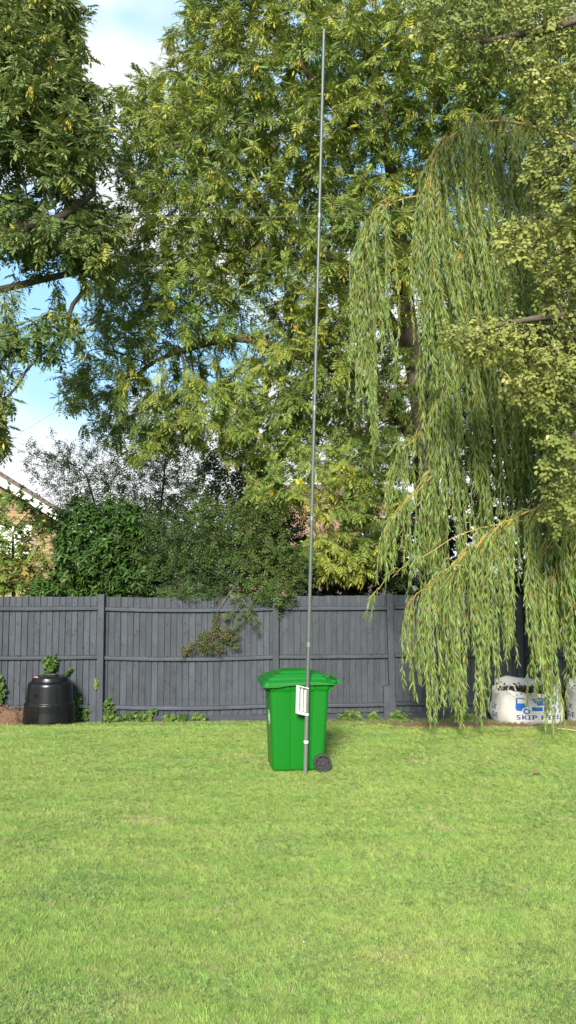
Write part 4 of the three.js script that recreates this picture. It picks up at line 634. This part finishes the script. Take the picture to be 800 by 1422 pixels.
{
  const ivc = [[0.032, 0.075, 0.016], [0.078, 0.135, 0.026]], z = (px, py, off = 0.07) => { const g0 = P(px, py, 12); let D = -fenceAt(g0.x) - off; return P(px, py, D); };
  climber('ivy_plant', 'tuft of ivy climbing the fence above the compost bin lid', 'ivy', [[z(68, 960), z(67, 935), z(69, 912)], [z(70, 950), z(64, 925), z(63, 914)], [z(68, 940), z(74, 925), z(76, 911)]], IVY[0], ivc, { seed: 1, dens: 230, spread: 0.05 });
  climber('ivy_sprig', 'short ivy sprig poking out beside the compost bin lid', 'ivy', [[z(84, 945), z(90, 936), z(97, 929)]], IVY[0], ivc, { seed: 2, dens: 150, spread: 0.03 });
  climber('ivy_plant', 'ivy growing between the compost bin and the first fence post', 'ivy', [[z(112, 1000), z(107, 980), z(109, 962)], [z(112, 1000), z(118, 990), z(122, 982)], [z(104, 995), z(106, 975), z(108, 965)], [z(120, 1000), z(124, 995), z(122, 985)]], IVY[0], ivc, { seed: 3, dens: 170, spread: 0.06 });
  climber('ivy_plant', 'ivy running up the fence at the picture edge above the soil heap', 'ivy', [[z(0, 985), z(2, 960), z(-1, 940)], [z(-8, 985), z(-6, 960), z(-10, 935)], [z(5, 992), z(22, 988), z(36, 987)]], IVY[0], ivc, { seed: 4, dens: 160, spread: 0.06 });
  climber('ivy_plant', 'leafy ivy at the right foot of the post with the short spur', 'ivy', [[z(152, 1002), z(150, 985), z(151, 971)], [z(155, 1002), z(157, 990), z(153, 980)], [z(150, 1000), z(146, 990), z(148, 978)]], IVY[1], ivc, { seed: 6, dens: 190, spread: 0.06 });
  climber('ground_ivy', 'low ivy creeping along the gravel board under the sagging bay', 'ivy', [[z(160, 1001), z(180, 994), z(200, 993), z(218, 986)], [z(165, 1002), z(185, 999), z(210, 998)], [z(230, 1001), z(245, 997), z(262, 998)]], IVY[1], ivc, { seed: 7, dens: 170, spread: 0.06 });
  climber('ivy_sprig', 'tiny green sprig on top of the short spur beside the first post', 'sprig', [[z(132, 953, 0.12), z(134, 949, 0.12), z(133, 944, 0.12)]], IVY[1], [[0.12, 0.19, 0.03], [0.17, 0.22, 0.04]], { seed: 8, dens: 330, spread: 0.025, r: 0.004, size: 0.8 });
  climber('cotoneaster_branch', 'wild branch with reddish green leaves hanging over the sagging fence bay', 'branch', [[z(322, 820, 0.05), z(304, 845, 0.1), z(299, 870, 0.11), z(288, 888, 0.12), z(272, 905, 0.12)], [z(300, 870, 0.1), z(308, 890, 0.13), z(300, 908, 0.13)], [z(300, 868, 0.1), z(320, 885, 0.12), z(331, 898, 0.12)], [z(285, 890, 0.1), z(270, 895, 0.1), z(254, 910, 0.11)], [z(300, 872, 0.1), z(285, 880, 0.1), z(276, 886, 0.1)], [z(299, 870, 0.1), z(315, 875, 0.12), z(328, 884, 0.12)], [z(296, 880, 0.1), z(292, 897, 0.13), z(284, 906, 0.13)]], SMALL[1], [[0.045, 0.075, 0.02], [0.10, 0.115, 0.035], [0.17, 0.09, 0.035]], { seed: 9, dens: 85, spread: 0.075, size: 0.75, from: 0.35, stem: TWIG, mat: LEAF, rare: 0.12 });
  climber('hanging_spray', 'thin leafy spray drooping over the fence top left of the middle post', 'branch', [[z(330, 822, 0.05), z(345, 845, 0.12), z(355, 865, 0.13), z(366, 878, 0.13)], [z(320, 825, 0.05), z(330, 845, 0.12), z(312, 858, 0.12)], [z(345, 845, 0.1), z(336, 862, 0.12), z(328, 866, 0.12)]], SMALL[0], [[0.045, 0.09, 0.02], [0.10, 0.14, 0.03]], { seed: 10, dens: 62, spread: 0.08, size: 0.75, stem: TWIG, mat: LEAF });
  const weeds = [[480, 1001], [492, 999], [546, 1001], [150, 1004], [206, 1003], [232, 1003], [276, 1004], [560, 1004], [640, 1004], [655, 1006], [420, 1003], [520, 1004]];
  const where = ['right of the bin beside the fence', 'right of the bin at the gravel board, taller one', 'at the foot of the post right of the bin', 'before the first post', 'under the creeping ivy', 'under the left of the sagging bay', 'under the reddish hanging branch', 'just right of the second spur post', 'in the mulch below the willow tips', 'in the mulch nearer the printed bag', 'behind the wheelie bin by the gravel board', 'in the mulch left of the second spur post'];
  weeds.forEach(([x, y], i) => { const p = P(x, y, 11.7), r = rng(i + 90), y0 = (p.z = fenceAt(p.x) + 0.2 + 0.25 * r(), p.y = groundY(p.x, p.z)), ls = [0, 1, 2, 3].map(() => [p.clone().add(V((r() - 0.5) * 0.12, 0, (r() - 0.5) * 0.06)), p.clone().add(V((r() - 0.5) * 0.2, 0.06 + 0.05 * r(), 0.03 * r())), p.clone().add(V((r() - 0.5) * 0.26, (i === 1 || i === 2 ? 0.14 : 0.07) + 0.05 * r(), 0.05 * r()))]); climber('weed_plant', `small leafy green weed ${where[i]}`, 'weed', ls, IVY[i % 2], [[0.06, 0.12, 0.022], [0.12, 0.18, 0.032]], { seed: i + 20, dens: 70, spread: 0.04, r: 0.003, size: 0.9 }); });
  // fallen bits
  const leaf = (pos, label, c, s = 1, rx = 0) => { const m = part('fallen_leaf', leafShape(0.09 * s, 0.05 * s, 0.5, 0.3, 4).rotateX(0.2).rotateY(rx), std(lin(...c), 0.8, { side: THREE.DoubleSide })); m.position.copy(pos); tag(m, label, 'leaf'); };
  leaf(G(741, 1074, 0.035), 'curled brown leaf lying on the lawn in front of the printed bag', [0.22, 0.08, 0.04], 1, 0.4);
  leaf(G(747, 1148, 0.035), 'pale tan leaf lying on the lawn below the curled brown one', [0.42, 0.32, 0.18], 0.6, 2);
  leaf(G(421, 1309, 0.035), 'small whitish leaf on the lawn far in front of the bin', [0.6, 0.6, 0.55], 0.3, 1);
  leaf(P(46, 941, 11.3), 'dry orange leaf resting on the shoulder of the compost bin', [0.45, 0.22, 0.09], 1.1, 0.2);
  const st = part('dry_stick', tubeAlong([G(774, 1012, 0.03), G(790, 1013, 0.045), G(812, 1017, 0.03)], 0.008, 0.005, 6, 10), std(lin(0.42, 0.33, 0.2), 0.85)); tag(st, 'pale dry stick lying on the mulch in front of the bags', 'stick');
}

// ------------------------------------------------------------------ grass
{
  const r = rng(101), blade = (h, w, bend, a, x, z) => { const pos = [-w, 0, 0, w, 0, 0, -w * 0.75, h * 0.55, bend * 0.35, w * 0.75, h * 0.55, bend * 0.35, 0, h, bend]; const g = new THREE.BufferGeometry(); g.setAttribute('position', new THREE.Float32BufferAttribute(pos, 3)); g.setIndex([0, 1, 2, 1, 3, 2, 2, 3, 4]); g.computeVertexNormals(); return g.rotateY(a).translate(x, 0, z); };
  const tuft = (sd, n, hh) => { const q = rng(sd), gs = []; for (let i = 0; i < n; i++) { const a = q() * 6.28, d = 0.028 * Math.sqrt(q()); gs.push(blade(hh * (0.6 + 0.7 * q()), 0.0014 + 0.0009 * q(), hh * (0.6 + 1.5 * q()), q() * 6.28, Math.cos(a) * d, Math.sin(a) * d)); } return mergeGeometries(gs); };
  const T = [tuft(1, 22, 0.0105), tuft(2, 22, 0.012), tuft(3, 20, 0.015)], ms = [[], [], []], cs = [[], [], []];
  let n = 0;
  const bare = (x, z) => fbm(x * 1.1 + 20, 5, z * 1.4, 4) + 0.45 * fbm(x * 2.2, 3, z * 4.4, 4) > 0.30;
  for (let zi = 0; zi < 170; zi++) {
    const D = 2.9 + (12.2 - 2.9) * zi / 170, dz = 9.3 / 170, hwid = D * 0.40 + 0.7, dens = D < 5 ? 3800 : D < 8 ? 2600 : 1900, cnt = Math.round(2 * hwid * dz * dens);
    for (let i = 0; i < cnt; i++) {
      const x = (r() * 2 - 1) * hwid, z = -(D + dz * r()), fz = fenceAt(x), w = bedWidth(x) - 0.06; if (z < fz + w + 0.12 * (r() - 0.5) + 0.12 * fbm(x * 3, 0, 9, 3)) continue;
      if (bare(x, z) && r() < 0.45) continue;
      const v = Math.floor(r() * 3), long = sstep(0.5, 0, z - fz - w), s = (0.8 + 0.5 * r()) * (1 + 0.9 * long * r());
      const lean = 0.10 + 0.34 * fbm(x * 1.3, 2, z * 4.5, 4) + 0.035 * Math.sin((x * 0.8 + z * 0.6 + 0.25 * fbm(x, 2, z, 2)) * 6.0) + 0.3 * (r() - 0.5);
      ms[v].push(new THREE.Matrix4().makeRotationX(lean).multiply(new THREE.Matrix4().makeRotationY(r() * 6.28)).multiply(new THREE.Matrix4().makeScale(s, s * (0.75 + 0.5 * (0.5 + fbm(x * 3, 1, z * 3, 3))), s)).setPosition(x, groundY(x, z) - 0.004, z));
      const c = lawnColor(x, z, 0.8 + 0.42 * r()), st = r(); if (st < 0.05) { c[0] = 0.30; c[1] = 0.28; c[2] = 0.13; } cs[v].push(lin(...c));
    }
  }
  const GM = new THREE.MeshPhysicalMaterial({ color: lin(1, 1, 1), roughness: 0.75, transmission: 0.25, thickness: 0, ior: 1.3, side: THREE.DoubleSide, specularIntensity: 0.5 });
  const root = new THREE.Group(); root.name = 'grass'; tag(root, 'short mown grass covering the lawn with yellowish and straw patches', 'grass', null, 'stuff'); scene.add(root);
  T.forEach((g, i) => scatter('grass_blades', g, GM, root, ms[i], cs[i])); console.log('tufts', ms.reduce((s, m) => s + m.length, 0));
  const cm = [], cc = [], clover = mergeGeometries([0, 1, 2].map((k) => leafShape(0.010, 0.0095, 0.2, 0.1, 2).rotateY(k * 2.09)));
  for (let i = 0; i < 60000 && cm.length < 15000; i++) { const edge = r() < 0.3, D = edge ? 11.0 + r() * 1.2 : 3.0 + Math.pow(r(), 1.6) * 7.5, x = (r() * 2 - 1) * (D * 0.4 + 0.5), z = -D; if (!edge && lawnTone(x, z).clover < 0.25 + 0.5 * r()) continue; if (z < fenceAt(x) + 0.1) continue; cm.push(basis(V(r() - 0.5, 0.15 * (r() - 0.3), r() - 0.5), V((r() - 0.5) * 0.7, 1, (r() - 0.5) * 0.7), 0.8 + 0.8 * r() * (edge ? 1.6 : 1), V(x, groundY(x, z) + 0.012 + 0.010 * r() * (edge ? 2.5 : 1), z))); const k = 0.75 + 0.5 * r(); cc.push(lin(0.18 * k, 0.30 * k, 0.085 * k)); }
  scatter('clover_leaves', clover, LEAF, root, cm, cc);
}
renderer.render(scene, camera);
